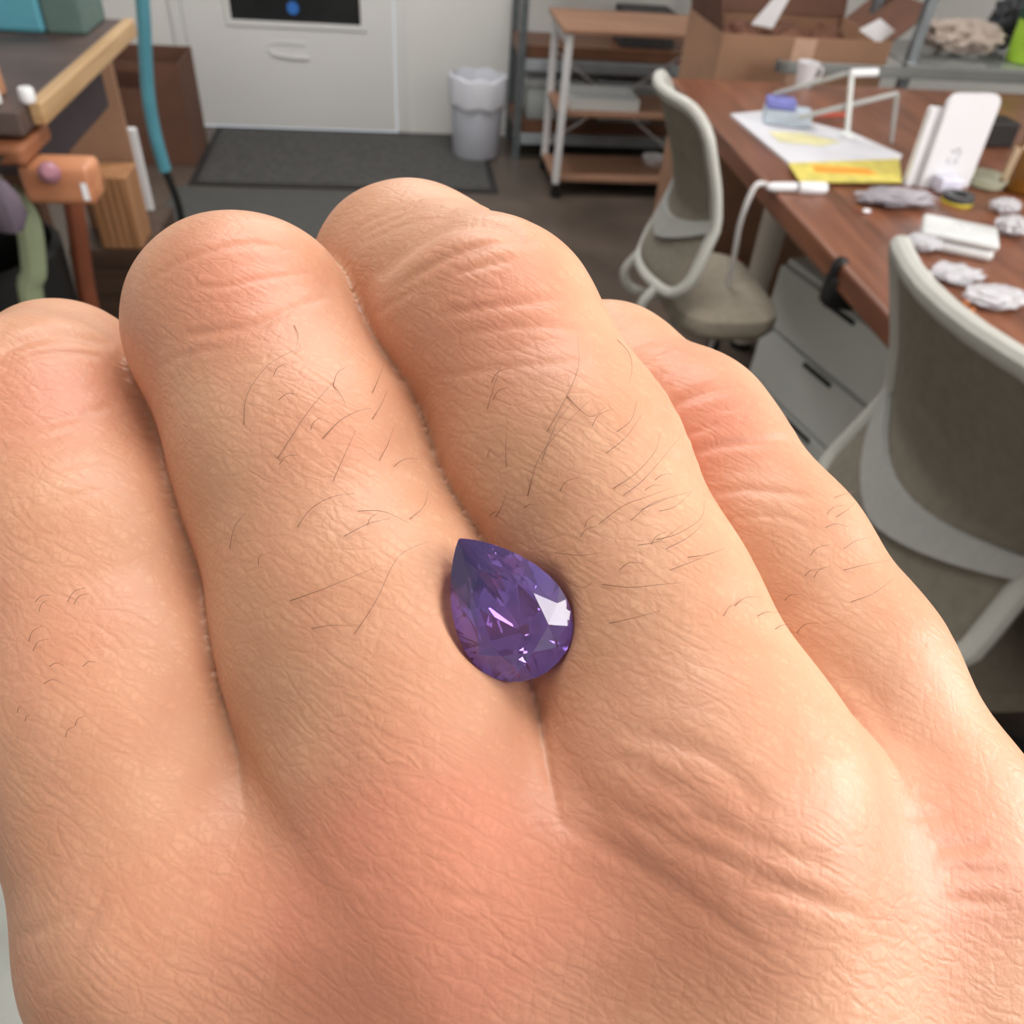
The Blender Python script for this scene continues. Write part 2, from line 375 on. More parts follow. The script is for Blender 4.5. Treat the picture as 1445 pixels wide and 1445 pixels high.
# ------------------------------------------------------------------ back of the room: bin, rack, trolley
cx, cy = 0.347, 4.02
root = empty('waste_bin', (cx, cy, 0.008), 'round white waste bin with a white liner by the back wall', 'bin')
MB().lathe([(0, 0), (0.104, 0), (0.108, 0.006), (0.120, 0.235), (0.116, 0.235), (0.103, 0.010), (0, 0.008)], (cx, cy, 0.0085), 32).build('body', mat('bluish_white_plastic', (206, 210, 222), 0.45, var=0.02), root, True)
b = MB()
n = 40; prof = [(0.122, 0.215), (0.131, 0.225), (0.134, 0.30), (0.128, 0.335), (0.118, 0.34), (0.112, 0.30), (0.110, 0.16)]
b.lathe(prof, (cx, cy, 0.0085), n)
for v in b.bm.verts:
    a = math.atan2(v.co.y - cy, v.co.x - cx); k = 1 + 0.02 * sin(9 * a) + 0.012 * sin(17 * a + 1)
    v.co.x = cx + (v.co.x - cx) * k; v.co.y = cy + (v.co.y - cy) * k; v.co.z += 0.006 * sin(7 * a)
b.build('bin_liner', mat('white_liner', (212, 214, 222), 0.4, var=0.03), root, True)

# shelving rack
rx0, rx1, ry0, ry1 = 0.53, 1.40, 3.97, 4.28
root = empty('storage_rack', ((rx0 + rx1) / 2, (ry0 + ry1) / 2, 0), 'steel shelving rack with brown boards against the back wall', 'shelf')
for x in (rx0, rx1):
    for y in (ry0, ry1):
        b = MB().box((x - 0.016, y - 0.002, 0.001), (x + 0.016, y + 0.002, 1.8)).box((x - 0.002 + (0.014 if x == rx0 else -0.014), y - 0.016, 0.001), (x + 0.002 + (0.014 if x == rx0 else -0.014), y + 0.016, 1.8))
        b.build('upright', steel_m, root)
for z in (0.12, 0.43, 1.05):
    MB().box((rx0 - 0.01, ry0 + 0.018, z), (rx1 + 0.01, ry1 - 0.018, z + 0.05), 0.002).build('shelf', wood('rack_board', (84, 54, 38), (116, 78, 56), axis=0), root)
    MB().box((rx0 + 0.017, ry0 - 0.010, z - 0.045), (rx1 - 0.017, ry0 + 0.010, z - 0.001), 0.002).build('beam', mat('grey_beam', (166, 172, 178), 0.45, 0.3), root)
    MB().box((rx0 + 0.017, ry1 - 0.010, z - 0.045), (rx1 - 0.017, ry1 + 0.010, z - 0.001), 0.002).build('beam', mat('grey_beam', (166, 172, 178), 0.45, 0.3), root)
grey_bin = mat('grey_translucent_plastic', (156, 162, 160), 0.35, var=0.06)
for x, lab in ((0.70, 'grey plastic storage box at the bin end of the rack'), (1.04, 'grey plastic storage box in the middle of the rack, behind the trolley')):
    r2 = empty('storage_box', (x, 4.12, 0.1702), lab, 'box', 'grey boxes on the rack')
    MB().box((x - 0.13, 4.0, 0.1705), (x + 0.13, 4.24, 0.315), 0.012).build('body', grey_bin, r2, True)
    MB().box((x - 0.138, 3.992, 0.3155), (x + 0.138, 4.248, 0.335), 0.006).build('lid', mat('grey_lid', (190, 194, 196), 0.4), r2)
for x, lab, m2 in ((1.10, 'dark carton on the rack board above the grey boxes', black_m),):
    tag(MB().box((x - 0.12, 4.02, 0.4805), (x + 0.12, 4.22, 0.62), 0.004).build('storage_carton', mat('dark_grey_card', (56, 54, 54), 0.7)), lab, 'box')

# trolley
tx0, tx1, ty0, ty1, tz = 0.648, 1.235, 3.50, 3.84, 0.63
troll_wood = wood('trolley_wood', (140, 104, 82), (172, 132, 108), axis=0)
root = empty('utility_trolley', ((tx0 + tx1) / 2, (ty0 + ty1) / 2, 0), 'white framed utility trolley with three wooden shelves on castors', 'trolley')
MB().box((tx0 - 0.03, ty0 - 0.025, tz), (tx1 + 0.03, ty1 + 0.025, tz + 0.018), 0.003).build('top_board', troll_wood, root)
for z in (0.325, 0.064):
    MB().box((tx0 - 0.012, ty0 + 0.016, z), (tx1 + 0.012, ty1 - 0.016, z + 0.016), 0.002).build('shelf', troll_wood, root)
for x in (tx0, tx1):
    for y in (ty0, ty1):
        l = MB().box((x - 0.014, y - 0.014, 0.062), (x + 0.014, y + 0.014, tz - 0.0005), 0.003).build('leg', white_m, root)
        cst = MB().lathe([(0, -0.010), (0.022, -0.010), (0.025, -0.006), (0.025, 0.006), (0.022, 0.010), (0, 0.010)], (x + 0.006, y, 0.0255), 18, (0.3, 1, 0)).tube([(x, y, 0.03), (x, y, 0.061)], 0.009, 8)
        cst.build('castor', black_m, root, True)
for x in (tx0, tx1): MB().box((x - 0.010, ty0 + 0.0145, 0.585), (x + 0.010, ty1 - 0.0145, 0.615), 0.002).build('side_rail', white_m, root)
yb = ty1 + 0.018
MB().tube([(tx0, yb, 0.50), (tx1, yb, 0.10)], 0.0055, 8).build('cross_brace', white_m, root)
MB().tube([(tx0, yb + 0.012, 0.10), (tx1, yb + 0.012, 0.50)], 0.0055, 8).build('cross_brace', white_m, root)
tag(MB().lathe([(0, 0), (0.036, 0), (0.048, 0.012), (0.055, 0.036), (0.052, 0.036), (0.045, 0.014), (0, 0.006)], (1.13, 3.72, 0.0805), 24).build('small_bowl', white_m, smooth=True), 'small glossy white bowl on the lowest trolley shelf', 'bowl')
r2 = empty('plastic_tray', (0.80, 3.67, 0.3415), 'clear white plastic tray on the middle trolley shelf', 'tray')
b = MB().box((0.69, 3.56, 0.3415), (0.98, 3.77, 0.347))
for a, c in (((0.69, 3.56), (0.98, 3.564)), ((0.69, 3.766), (0.98, 3.77)), ((0.69, 3.564), (0.694, 3.766)), ((0.976, 3.564), (0.98, 3.766))): b.box((a[0], a[1], 0.347), (c[0], c[1], 0.385))
b.build('tray_body', mat('milky_plastic', (214, 218, 218), 0.3, var=0.02), r2)

# ------------------------------------------------------------------ right: desk, drawers, boxes
DZ = 0.74
desk_wood = wood('red_brown_desk_wood', (94, 56, 38), (132, 83, 60), rough=0.34)
ex0, ex1, ey0, ey1 = 0.735, 2.15, -0.55, 2.42
root = empty('desk', (1.4, 1.2, 0), 'long reddish brown wooden desk along the right side of the room', 'desk')
MB().box((ex0, ey0, DZ - 0.045), (ex1, ey1, DZ), 0.006).build('tabletop', desk_wood, root)
legm = mat('cream_leg_paint', (206, 198, 186), 0.5, var=0.03)
for x, y in ((1.08, 2.25), (2.05, 2.25), (1.10, -0.35), (2.05, -0.35)):
    l = MB().lathe([(0, 0.02), (0.030, 0.02), (0.038, 0.35), (0.045, DZ - 0.046), (0, DZ - 0.046)], (x, y, 0), 20).build('leg', legm, root, True)
    MB().lathe([(0, 0.0005), (0.034, 0.0005), (0.034, 0.0195), (0, 0.0195)], (x, y, 0), 20).build('foot_cap', black_m, l, True)
MB().box((1.45, ey0 + 0.2, DZ - 0.14), (1.48, ey1 - 0.2, DZ - 0.046)).build('rail', brown_wood, root)

# drawer cabinet, set at a slant under the desk
gm = mat('light_grey_drawer_paint', (224, 228, 224), 0.5, var=0.02)
ca = atz(1100, 374, 0.50); cb = atz(1252, 484, 0.50)
ang = math.atan2(cb.y - ca.y, cb.x - ca.x)
CR = rotz(ang); cdep = 0.45; cw = 0.46
root = empty('drawer_cabinet', (ca.x, ca.y, 0), 'light grey three drawer cabinet under the reddish desk', 'cabinet')
def crot(mb):
    for v in mb.bm.verts: v.co = CR @ v.co + Vector((ca.x, ca.y, 0))
    return mb
crot(MB().box((0.0, 0.022, 0.03), (cw, cdep, 0.515), 0.004)).build('body', gm, root)
for k in range(3):
    z0 = 0.038 + k * 0.158
    dr = crot(MB().box((0.004, 0.0, z0), (cw - 0.004, 0.0215, z0 + 0.149), 0.003)).build('drawer', gm, root)
    crot(MB().box((0.18, -0.006, z0 + 0.133), (0.28, -0.0003, z0 + 0.145), 0.002)).build('handle', mat('dark_grip', (44, 46, 46), 0.5), dr)
crot(MB().box((0.03, 0.05, 0.0005), (cw - 0.03, cdep - 0.03, 0.0295))).build('plinth', black_m, root)
# black adapter cable hanging from the desk
q = aty(1185, 415, 1.25)
b = MB().tube(spline([(q.x + 0.02, q.y, DZ - 0.046), (q.x - 0.02, q.y, q.z + 0.06), (q.x - 0.015, q.y, q.z), (q.x + 0.03, q.y, q.z - 0.02), (q.x + 0.06, q.y, q.z + 0.03), (q.x + 0.07, q.y, DZ - 0.046)], 6), 0.010, 8)
b.box((q.x - 0.03, q.y - 0.02, q.z - 0.02), (q.x + 0.03, q.y + 0.02, q.z + 0.035), 0.008)
tag(b.build('power_adapter', black_m, smooth=True), 'black power adapter and lead hanging under the desk edge', 'adapter')
# dark red crate, dark clutter under the desk
tag(MB().box((0.98, 2.38, 0.001), (1.10, 2.50, 0.20), 0.004).build('red_crate', mat('dark_red_box', (96, 38, 22), 0.6)), 'dark red box on the floor beneath the nearer edge of the desk', 'box')
root = empty('power_strip', (1.05, 2.02, 0), 'black power strip with a white plug on the floor under the desk', 'power strip')
MB().box((0.93, 1.98, 0.0008), (1.20, 2.03, 0.04), 0.006).build('strip_body', black_m, root)
MB().box((1.02, 1.988, 0.0405), (1.055, 2.022, 0.075), 0.006).build('plug', white_m, root)

# big open carton on the far end of the desk
bw, bd, bh = 0.52, 0.36, 0.822
c0 = Vector((0.925, 2.58, 0.001))
root = carton('shipping_carton', (c0.x, c0.y, c0.z), (c0.x + bw, c0.y + bd, c0.z + bh), card_m, 'tall tan shipping carton with raised dark flaps behind the far end of the desk')
def flap(a, bpt, off, m=card_m):
    a, bpt, off = Vector(a), Vector(bpt), Vector(off); nrm = (bpt - a).cross(off).normalized() * 0.004
    MB().prism([a, bpt, bpt + off, a + off], nrm).build('flap', m, root)
zt = c0.z + bh + 0.001
flap((c0.x, c0.y + bd - 0.01, zt), (c0.x + bw, c0.y + bd - 0.01, zt), (0, 0.05, 0.17), card_dark)
flap((c0.x, c0.y + 0.01, zt), (c0.x, c0.y + bd - 0.02, zt), (-0.045, 0, 0.16), card_dark)
flap((c0.x + bw, c0.y + 0.01, zt), (c0.x + bw, c0.y + bd - 0.02, zt), (0.10, 0.0, 0.09), card_dark)
MB().box((c0.x + bw * 0.42, c0.y - 0.0012, c0.z + 0.45), (c0.x + bw * 0.55, c0.y - 0.0002, c0.z + bh - 0.002)).build('packing_tape', mat('pale_tape', (190, 154, 132), 0.35), root)
def crumple(name, c, size, m, label, cat, group=None, seed=1, sub=4, amp=0.42, minz=None, kind=None):
    """crumpled sheet or bag: an icosphere pushed about by ridged noise and flattened"""
    bm = bmesh.new(); bmesh.ops.create_icosphere(bm, subdivisions=sub, radius=1.0)
    r = np.random.default_rng(seed); D = r.normal(size=(14, 3)); D /= np.linalg.norm(D, axis=1)[:, None]; f = r.uniform(3, 11, 14); ph = r.uniform(0, 6, 14)
    for v in bm.verts:
        p = np.array(v.co); s = sum(abs(sin(f[i] * float(D[i] @ p) + ph[i])) for i in range(14)) / 14
        v.co = v.co * (1 + amp * (s - 0.6) * 3)
    for v in bm.verts: v.co = Vector((v.co.x * size[0], v.co.y * size[1], v.co.z * size[2]))
    lz = min(v.co.z for v in bm.verts); base = c[2] if minz is None else minz
    for v in bm.verts: v.co = v.co + Vector((c[0], c[1], 0)); 
    for v in bm.verts: v.co.z = v.co.z - lz + base
    mb = MB(); mb.bm.free(); mb.bm = bm
    o = mb.build(name, m, None, True); return tag(o, label, cat, group, kind)
kraft = mat('crumpled_kraft', (92, 58, 42), 0.8, var=0.35, scale=18)
for i, (fx, fy, s) in enumerate(((0.22, 0.5, 0.10), (0.50, 0.45, 0.12), (0.76, 0.5, 0.10))):
    crumple('packing_paper', (c0.x + bw * fx, c0.y + bd * fy, c0.z + bh - 0.13), (s * 0.55, s, 0.06), kraft, ['crumpled brown packing paper at the trolley end of the tan carton', 'crumpled brown packing paper in the middle of the tan carton', 'crumpled brown packing paper at the rack post end of the tan carton'][i], 'paper', 'packing paper in the carton', seed=i + 3, sub=3)
a = atz(1082, 22, 0.95); 
def leaf_sheet(name, pts, m, label, cat='paper', t=0.0015, group=None):
    pts = [Vector(p) for p in pts]; n = (pts[1] - pts[0]).cross(pts[2] - pts[0]).normalized()
    return tag(MB().prism(pts, n * t).build(name, m), label, cat, group)
yb = c0.y + 0.14
leaf_sheet('paper_sheet', [aty(1060, 34, yb), aty(1090, 40, yb), aty(1118, -10, yb), aty(1100, -12, yb)], paper_m, 'white paper sheet poking up from the tan carton near the trolley')
yb = c0.y + 0.05
leaf_sheet('paper_sheet', [aty(1212, 42, yb), aty(1246, 66, yb), aty(1266, 46, yb), aty(1242, 26, yb)], paper_m, 'folded white paper sheet at the corner of the carton by the post')

# steel rack behind the desk items: post, rail and clear panel
pb = Vector((1.492, 2.535, 0.0))
root = empty('steel_stand', (1.8, 2.66, 0), 'grey steel rack with an upright post and smoky clear shelf front beyond the desk', 'rack')
for x, y, h in ((pb.x, pb.y, 1.35), (2.30, pb.y, 1.35), (pb.x, 2.83, 1.35), (2.30, 2.83, 1.35)):
    MB().box((x - 0.014, y - 0.014, 0.0005), (x + 0.014, y + 0.014, h), 0.002).build('post', steel_m, root)
MB().box((1.085, 2.489, 0.748), (2.33, 2.4995, 0.779), 0.002).build('front_rail', mat('smoky_acrylic', (140, 144, 142), 0.15, var=0.05, trans=0.35), root)
MB().box((1.075, 2.500, 0.7500), (1.085, 2.5205, 0.7785), 0.001).build('rail_end', steel_m, root)
MB().box((pb.x - 0.02, 2.500, 0.7795), (2.33, 2.85, 0.7845), 0.001).build('shelf_panel', mat('clear_shelf_acrylic', (196, 200, 200), 0.12, var=0.02, trans=0.6), root)
sz = 0.7850
q = aty(1350, 66, pb.y + 0.14)
crumple('cloth_heap', (q.x, pb.y + 0.14, sz), (0.12, 0.09, 0.04), mat('beige_cloth', (176, 162, 152), 0.8, var=0.2, scale=16), 'heap of beige cloth on the smoky shelf beside the post', 'cloth', seed=21)
q = aty(1405, 66, pb.y + 0.2)
crumple('dark_bag', (q.x + 0.02, pb.y + 0.22, sz), (0.05, 0.05, 0.07), mat('charcoal_bag', (62, 64, 68), 0.7, var=0.2), 'dark charcoal bag on the smoky shelf beside the lime green tub', 'bag', seed=22)
q = aty(1440, 60, pb.y + 0.06)
root = empty('storage_tub', (q.x + 0.03, pb.y + 0.06, sz), 'lime green tub with a dark green lid on the smoky shelf', 'tub')
MB().lathe([(0, 0), (0.045, 0), (0.050, 0.005), (0.054, 0.115), (0, 0.115)], (q.x + 0.03, pb.y + 0.06, sz), 26).build('body', mat('lime_plastic', (150, 190, 60), 0.4), root, True)
MB().lathe([(0, 0.1155), (0.058, 0.1155), (0.058, 0.14), (0.052, 0.148), (0, 0.148)], (q.x + 0.03, pb.y + 0.06, sz), 26).build('lid', mat('dark_green_plastic', (12, 62, 44), 0.4), root, True)

# ------------------------------------------------------------------ things on the desk
clear = mat('clear_acrylic', (244, 246, 248), 0.06, var=0.01, trans=0.92, ior=1.3)
gloss_white = mat('glossy_white_plastic', (218, 218, 222), 0.25, var=0.01)
T = DZ + 0.0006
def desk_poly(name, px, z, t, m, label, cat, group=None):
    """flat sheet on the desk whose corners sit at desk points"""
    pts = [atz(x, y, z) for x, y in px]
    return tag(MB().prism(pts, (0, 0, t)).build(name, m), label, cat, group)
desk_poly('paper_stack', [(1030, 164), (1075, 160), (1200, 190), (1272, 222), (1262, 240), (1118, 238)], T, 0.006, mat('grey_white_paper', (206, 206, 212), 0.7, var=0.04), 'stack of pale grey paper sheets under the clear acrylic stand', 'paper')
desk_poly('leaflet', [(1112, 232), (1268, 226), (1272, 258), (1128, 258)], T + 0.0065, 0.003, mat('yellow_print', (206, 192, 96), 0.5, var=0.2, scale=30), 'yellow leaflet with an orange band on the pale paper stack', 'leaflet')
lf = bpy.data.objects['leaflet']
pts = [atz(x, y, T + 0.0096) for x, y in ((1146, 233), (1225, 238), (1240, 247), (1150, 243))]
MB().prism(pts, (0, 0, 0.0004)).build('orange_band', mat('orange_print', (224, 150, 50), 0.5), lf)
desk_poly('price_card', [(1085, 186), (1130, 188), (1185, 200), (1160, 206), (1100, 200)], T + 0.0065, 0.001, mat('cream_yellow_print', (212, 206, 160), 0.6), 'cream and yellow printed card on the pale paper stack', 'card')

# clear acrylic stand: two leaning rods on posts, a bright bar, pale blue and violet boxes held in it
rod = lambda b, pts, r: b.tube(pts, r, 10)
base = atz(1195, 192, T + 0.007)
root = empty('acrylic_stand', base, 'clear acrylic jewelry stand with leaning bars over pale blue cards', 'stand')
def on(px, py, y): return aty(px, py, y)
yA = base.y
topA = on(1202, 104, yA)
MB().tube([base + Vector((0, 0, 0.001)), topA], 0.006, 10).build('upright', mat('bright_acrylic', (226, 230, 230), 0.1, var=0.01), root, True)
MB().lathe([(0, 0), (0.018, 0), (0.016, 0.006), (0.008, 0.010), (0, 0.010)], base, 18).build('foot', mat('bright_acrylic', (226, 230, 230), 0.1), root, True)
MB().tube([topA + Vector((-0.004, 0, 0.001)), on(1238, 102, yA)], 0.0085, 10).build('top_bar', gloss_white, root, True)
rodm = mat('grey_acrylic_rod', (188, 190, 188), 0.15, var=0.03, trans=0.3)
MB().tube([on(1092, 133, yA + 0.10), topA + Vector((-0.012, 0, 0))], 0.005, 8).build('sloping_bar', rodm, root, True)
c2 = on(1266, 132, yA - 0.01)
MB().tube([on(1128, 166, yA + 0.03), c2], 0.006, 8).build('sloping_bar', rodm, root, True)
MB().tube([c2, on(1256, 214, yA - 0.012)], 0.005, 8).build('front_post', rodm, root, True)
q = atz(1112, 178, T + 0.0065)
r2 = empty('card_box', q, 'pale blue card box with a violet lid standing on the paper stack', 'box')
MB().box((q.x - 0.055, q.y - 0.006, q.z + 0.0006), (q.x + 0.055, q.y + 0.05, q.z + 0.034), 0.003, rotz(-0.25)).build('body', mat('pale_blue_card', (186, 198, 210), 0.5), r2)
MB().box((q.x - 0.058, q.y - 0.004, q.z + 0.036), (q.x + 0.010, q.y + 0.045, q.z + 0.056), 0.004, rotz(-0.25)).build('lid', mat('violet_plastic', (122, 126, 196), 0.35), r2)
q = atz(1150, 170, T + 0.007)
tag(MB().tube([q + Vector((0.01, 0.02, 0.006)), q + Vector((0.10, 0.035, 0.006))], 0.006, 10).build('red_marker', mat('red_pen', (176, 70, 46), 0.4), smooth=True), 'small red marker lying behind the clear acrylic stand', 'pen')
# white cup near the carton
q = atz(1133, 121, T)
root = empty('white_cup', q, 'small white cup on the desk before the tan carton', 'cup')
MB().lathe([(0, 0), (0.022, 0), (0.030, 0.06), (0.0275, 0.06), (0.020, 0.004), (0, 0.004)], q, 24).build('cup_body', gloss_white, root, True)
MB().tube(spline([q + Vector((0.026, 0, 0.048)), q + Vector((0.044, 0, 0.044)), q + Vector((0.042, 0, 0.022)), q + Vector((0.024, 0, 0.014))], 5), 0.003, 8).build('handle', gloss_white, root, True)

# white display board with rounded top, leaning back on a white wedge
cb_ = atz(1325, 262, T); wdt = 0.120; hgt = 0.185
ta = aty(1348, 114, cb_.y + 0.03)
root = empty('display_board', cb_, 'upright white display board with rounded corners and a faint grey mark', 'display')
def board(name, x0, x1, h, y, th, r, m, lean, yawb):
    n = 6; o = []
    for cxx, czz, a0 in ((x1 - r, h - r, 0), (x0 + r, h - r, pi / 2)):
        for k in range(n + 1): o.append((cxx + r * cos(a0 + k * pi / 2 / n), czz + r * sin(a0 + k * pi / 2 / n)))
    o += [(x0, 0), (x1, 0)]
    R = rotz(yawb) @ Matrix.Rotation(lean, 3, 'X')
    pts = [cb_ + R @ Vector((a, y, c)) for a, c in o]
    return MB().prism(pts, R @ Vector((0, th, 0))).build(name, m, root)
board('panel', -0.055, 0.062, 0.178, -0.012, 0.012, 0.022, gloss_white, -0.05, 0.10)
board('side_panel', -0.078, -0.052, 0.150, 0.002, 0.014, 0.006, gloss_white, -0.05, 0.10)
R = rotz(0.10) @ Matrix.Rotation(-0.05, 3, 'X')
b = MB()
for pl in ([(-0.012, 0.075), (-0.004, 0.068), (0.002, 0.078)], [(0.004, 0.078), (0.012, 0.070), (0.008, 0.060)], [(-0.010, 0.060), (-0.014, 0.052), (-0.004, 0.048)], [(0.002, 0.056), (0.010, 0.052), (0.006, 0.046)]):
    b.tube([cb_ + R @ Vector((a, -0.0125, c)) for a, c in pl], 0.0012, 6)
b.build('printed_mark', mat('pale_grey_ink', (166, 168, 178), 0.6), root)
MB().box(cb_ + Vector((-0.03, -0.05, 0.0)), cb_ + Vector((0.02, -0.016, 0.03)), 0.004).build('front_tray', mat('lilac_white', (214, 212, 230), 0.4), root)

# USB cable
root = empty('charging_cable', atz(1165, 266, T), 'white charging cable with plugs lying over the edge of the desk', 'cable')
pc = [atz(1085, 262, T + 0.004), aty(1062, 277, 1.585), aty(1046, 310, 1.58), aty(1038, 350, 1.58), aty(1026, 410, 1.585), aty(1012, 460, 1.59), aty(999, 505, 1.6), aty(994, 560, 1.62)]
pc[1].z = max(pc[1].z, DZ + 0.004)
MB().tube(spline(pc, 6), 0.0058, 10).build('lead', mat('greyish_white_rubber', (206, 202, 202), 0.5), root, True)
a = atz(1083, 264, T + 0.008); c = atz(1122, 264, T + 0.008); d = atz(1127, 265, T + 0.009); e = atz(1166, 266, T + 0.009)
MB().tube([a, a.lerp(c, 0.2), c], [0.005, 0.0095, 0.0095], 12).build('plug', gloss_white, root, True)
MB().tube([d, d.lerp(e, 0.1), d.lerp(e, 0.9), e], [0.010, 0.0125, 0.0125, 0.009], 12).build('connector', gloss_white, root, True)

# plastic bags, scrap, boxes, dish and jar nearer on the desk
grey_film = mat('grey_plastic_film', (176, 170, 178), 0.3, var=0.25, scale=26, trans=0.3)
q = atz(1262, 288, T)
crumple('plastic_bag', (q.x, q.y, T), (0.075, 0.036, 0.012), grey_film, 'flat grey plastic bag beside the white display board', 'bag', 'plastic bags on the desk', seed=31)
q = atz(1222, 301, T)
crumple('paper_scrap', (q.x, q.y, T), (0.008, 0.006, 0.004), paper_m, 'tiny white paper scrap on the bare desk', 'scrap', seed=32, sub=2)
milky = mat('milky_clear_plastic', (222, 224, 226), 0.22, var=0.03)
q = atz(1345, 348, T)
root = empty('lidded_case', q, 'flat milky plastic case with a raised lid ring behind the near chair', 'case')
Rc = rotz(-0.5)
MB().box(q + Vector((-0.062, -0.044, 0.0)), q + Vector((0.062, 0.044, 0.020)), 0.008, Rc, seg=3).build('body', milky, root, True)
MB().box(q + Vector((-0.064, -0.046, 0.0205)), q + Vector((0.064, 0.046, 0.034)), 0.006, Rc, seg=3).build('lid', mat('milky_lid', (206, 208, 208), 0.25, var=0.04), root, True)
b = MB()
for s in (-0.008, 0.008):
    b.tube([q + Vector((s + 0.006 * cos(t), 0.006 * sin(t), 0.0346)) for t in np.linspace(0.8, 5.5, 10)], 0.0012, 6)
b.build('embossed_mark', gloss_white, root)
film = mat('clear_bag_film', (222, 221, 226), 0.16, var=0.14, scale=60, trans=0.4, ior=1.2)
for i, (px, py, sx, sy, szz, lab) in enumerate(((1300, 352, .030, .022, .012, 'white crumpled zip bag beside the milky case'), (1345, 395, .040, .030, .010, 'clear zip bag crumpled in front of the milky case'), (1400, 430, .045, .030, .012, 'clear zip bag behind the top rail of the near chair'), (1425, 330, .032, .026, .014, 'shiny clear zip bag near the amber jar'), (1415, 300, .028, .022, .012, 'clear zip bag in front of the shallow glass dish'))):
    q = atz(px, py, T)
    crumple('zip_bag', (q.x, q.y, T), (sx, sy, szz), film, lab, 'bag', 'zip bags on the desk', seed=41 + i)
bead_m = mat('amber_bead', (176, 104, 52), 0.25)
for i, (px, py) in enumerate(((1322, 392), (1372, 408), (1386, 402), (1380, 418), (1412, 448), (1432, 462), (1395, 440), (1440, 410))):
    q = atz(px, py, T + 0.03)
    labs = ['amber bead on the zip bag nearest the chair corner', 'amber bead, first of four on the clear zip bag before the milky case', 'amber bead, second of four on the clear zip bag before the milky case', 'amber bead, third of four on the clear zip bag before the milky case', 'amber bead by the top rail of the near chair, first of two', 'amber bead by the top rail of the near chair, second of two', 'amber bead, fourth of four on the clear zip bag before the milky case', 'amber bead at the picture edge among the zip bags']
    q.z = T
    tag(MB().lathe([(0, 0), (0.004, 0.0008), (0.0062, 0.004), (0.0062, 0.007), (0.004, 0.0102), (0, 0.011)], q, 12).build('amber_bead', bead_m, smooth=True), labs[i], 'bead', 'amber beads on the desk')
q = atz(1388, 262, T)
glassg = mat('pale_green_glass', (222, 226, 206), 0.08, var=0.02, trans=0.55)
tag(MB().lathe([(0, 0), (0.030, 0), (0.038, 0.004), (0.044, 0.022), (0.040, 0.022), (0.034, 0.006), (0, 0.005)], q, 28).build('glass_dish', glassg, smooth=True), 'shallow pale glass dish beside the amber jar', 'dish')
q = atz(1440, 268, T)
amber = mat('amber_glass', (134, 88, 30), 0.12, var=0.1, trans=0.35)
root = empty('amber_jar', q, 'brown amber glass jar at the edge of the picture on the desk', 'jar')
MB().lathe([(0, 0), (0.042, 0), (0.047, 0.006), (0.047, 0.075), (0.040, 0.088), (0.034, 0.092), (0.034, 0.098), (0, 0.098)], q, 28).build('body', amber, root, True)
MB().box(q + Vector((-0.050, -0.012, 0.02)), q + Vector((-0.047, 0.008, 0.085)), 0.001).build('label_strip', mat('cream_label', (206, 180, 150), 0.6), root)
MB().lathe([(0, 0.0985), (0.037, 0.0985), (0.037, 0.112), (0, 0.112)], q, 28).build('lid', black_m, root, True)
q = atz(1395, 208, T)
tag(MB().box(q + Vector((-0.030, 0.0, 0)), q + Vector((0.06, 0.07, 0.055)), 0.004).build('black_box', mat('black_card', (24, 18, 18), 0.5)), 'small black box behind the glass dish', 'box')
q = atz(1350, 285, T)
root = empty('tape_roll', q, 'charcoal tape roll with a yellow edge lying before the white display board', 'tape')
MB().lathe([(0.016, 0), (0.030, 0), (0.030, 0.016), (0.016, 0.016), (0.016, 0)], q, 26).build('tape_body', mat('charcoal_tape', (70, 72, 74), 0.4), root, True)
MB().lathe([(0.030, 0.0), (0.0308, 0.0), (0.0308, 0.005), (0.030, 0.005)], q, 26).build('yellow_edge', mat('yellow_tape', (206, 190, 60), 0.4), root, True)

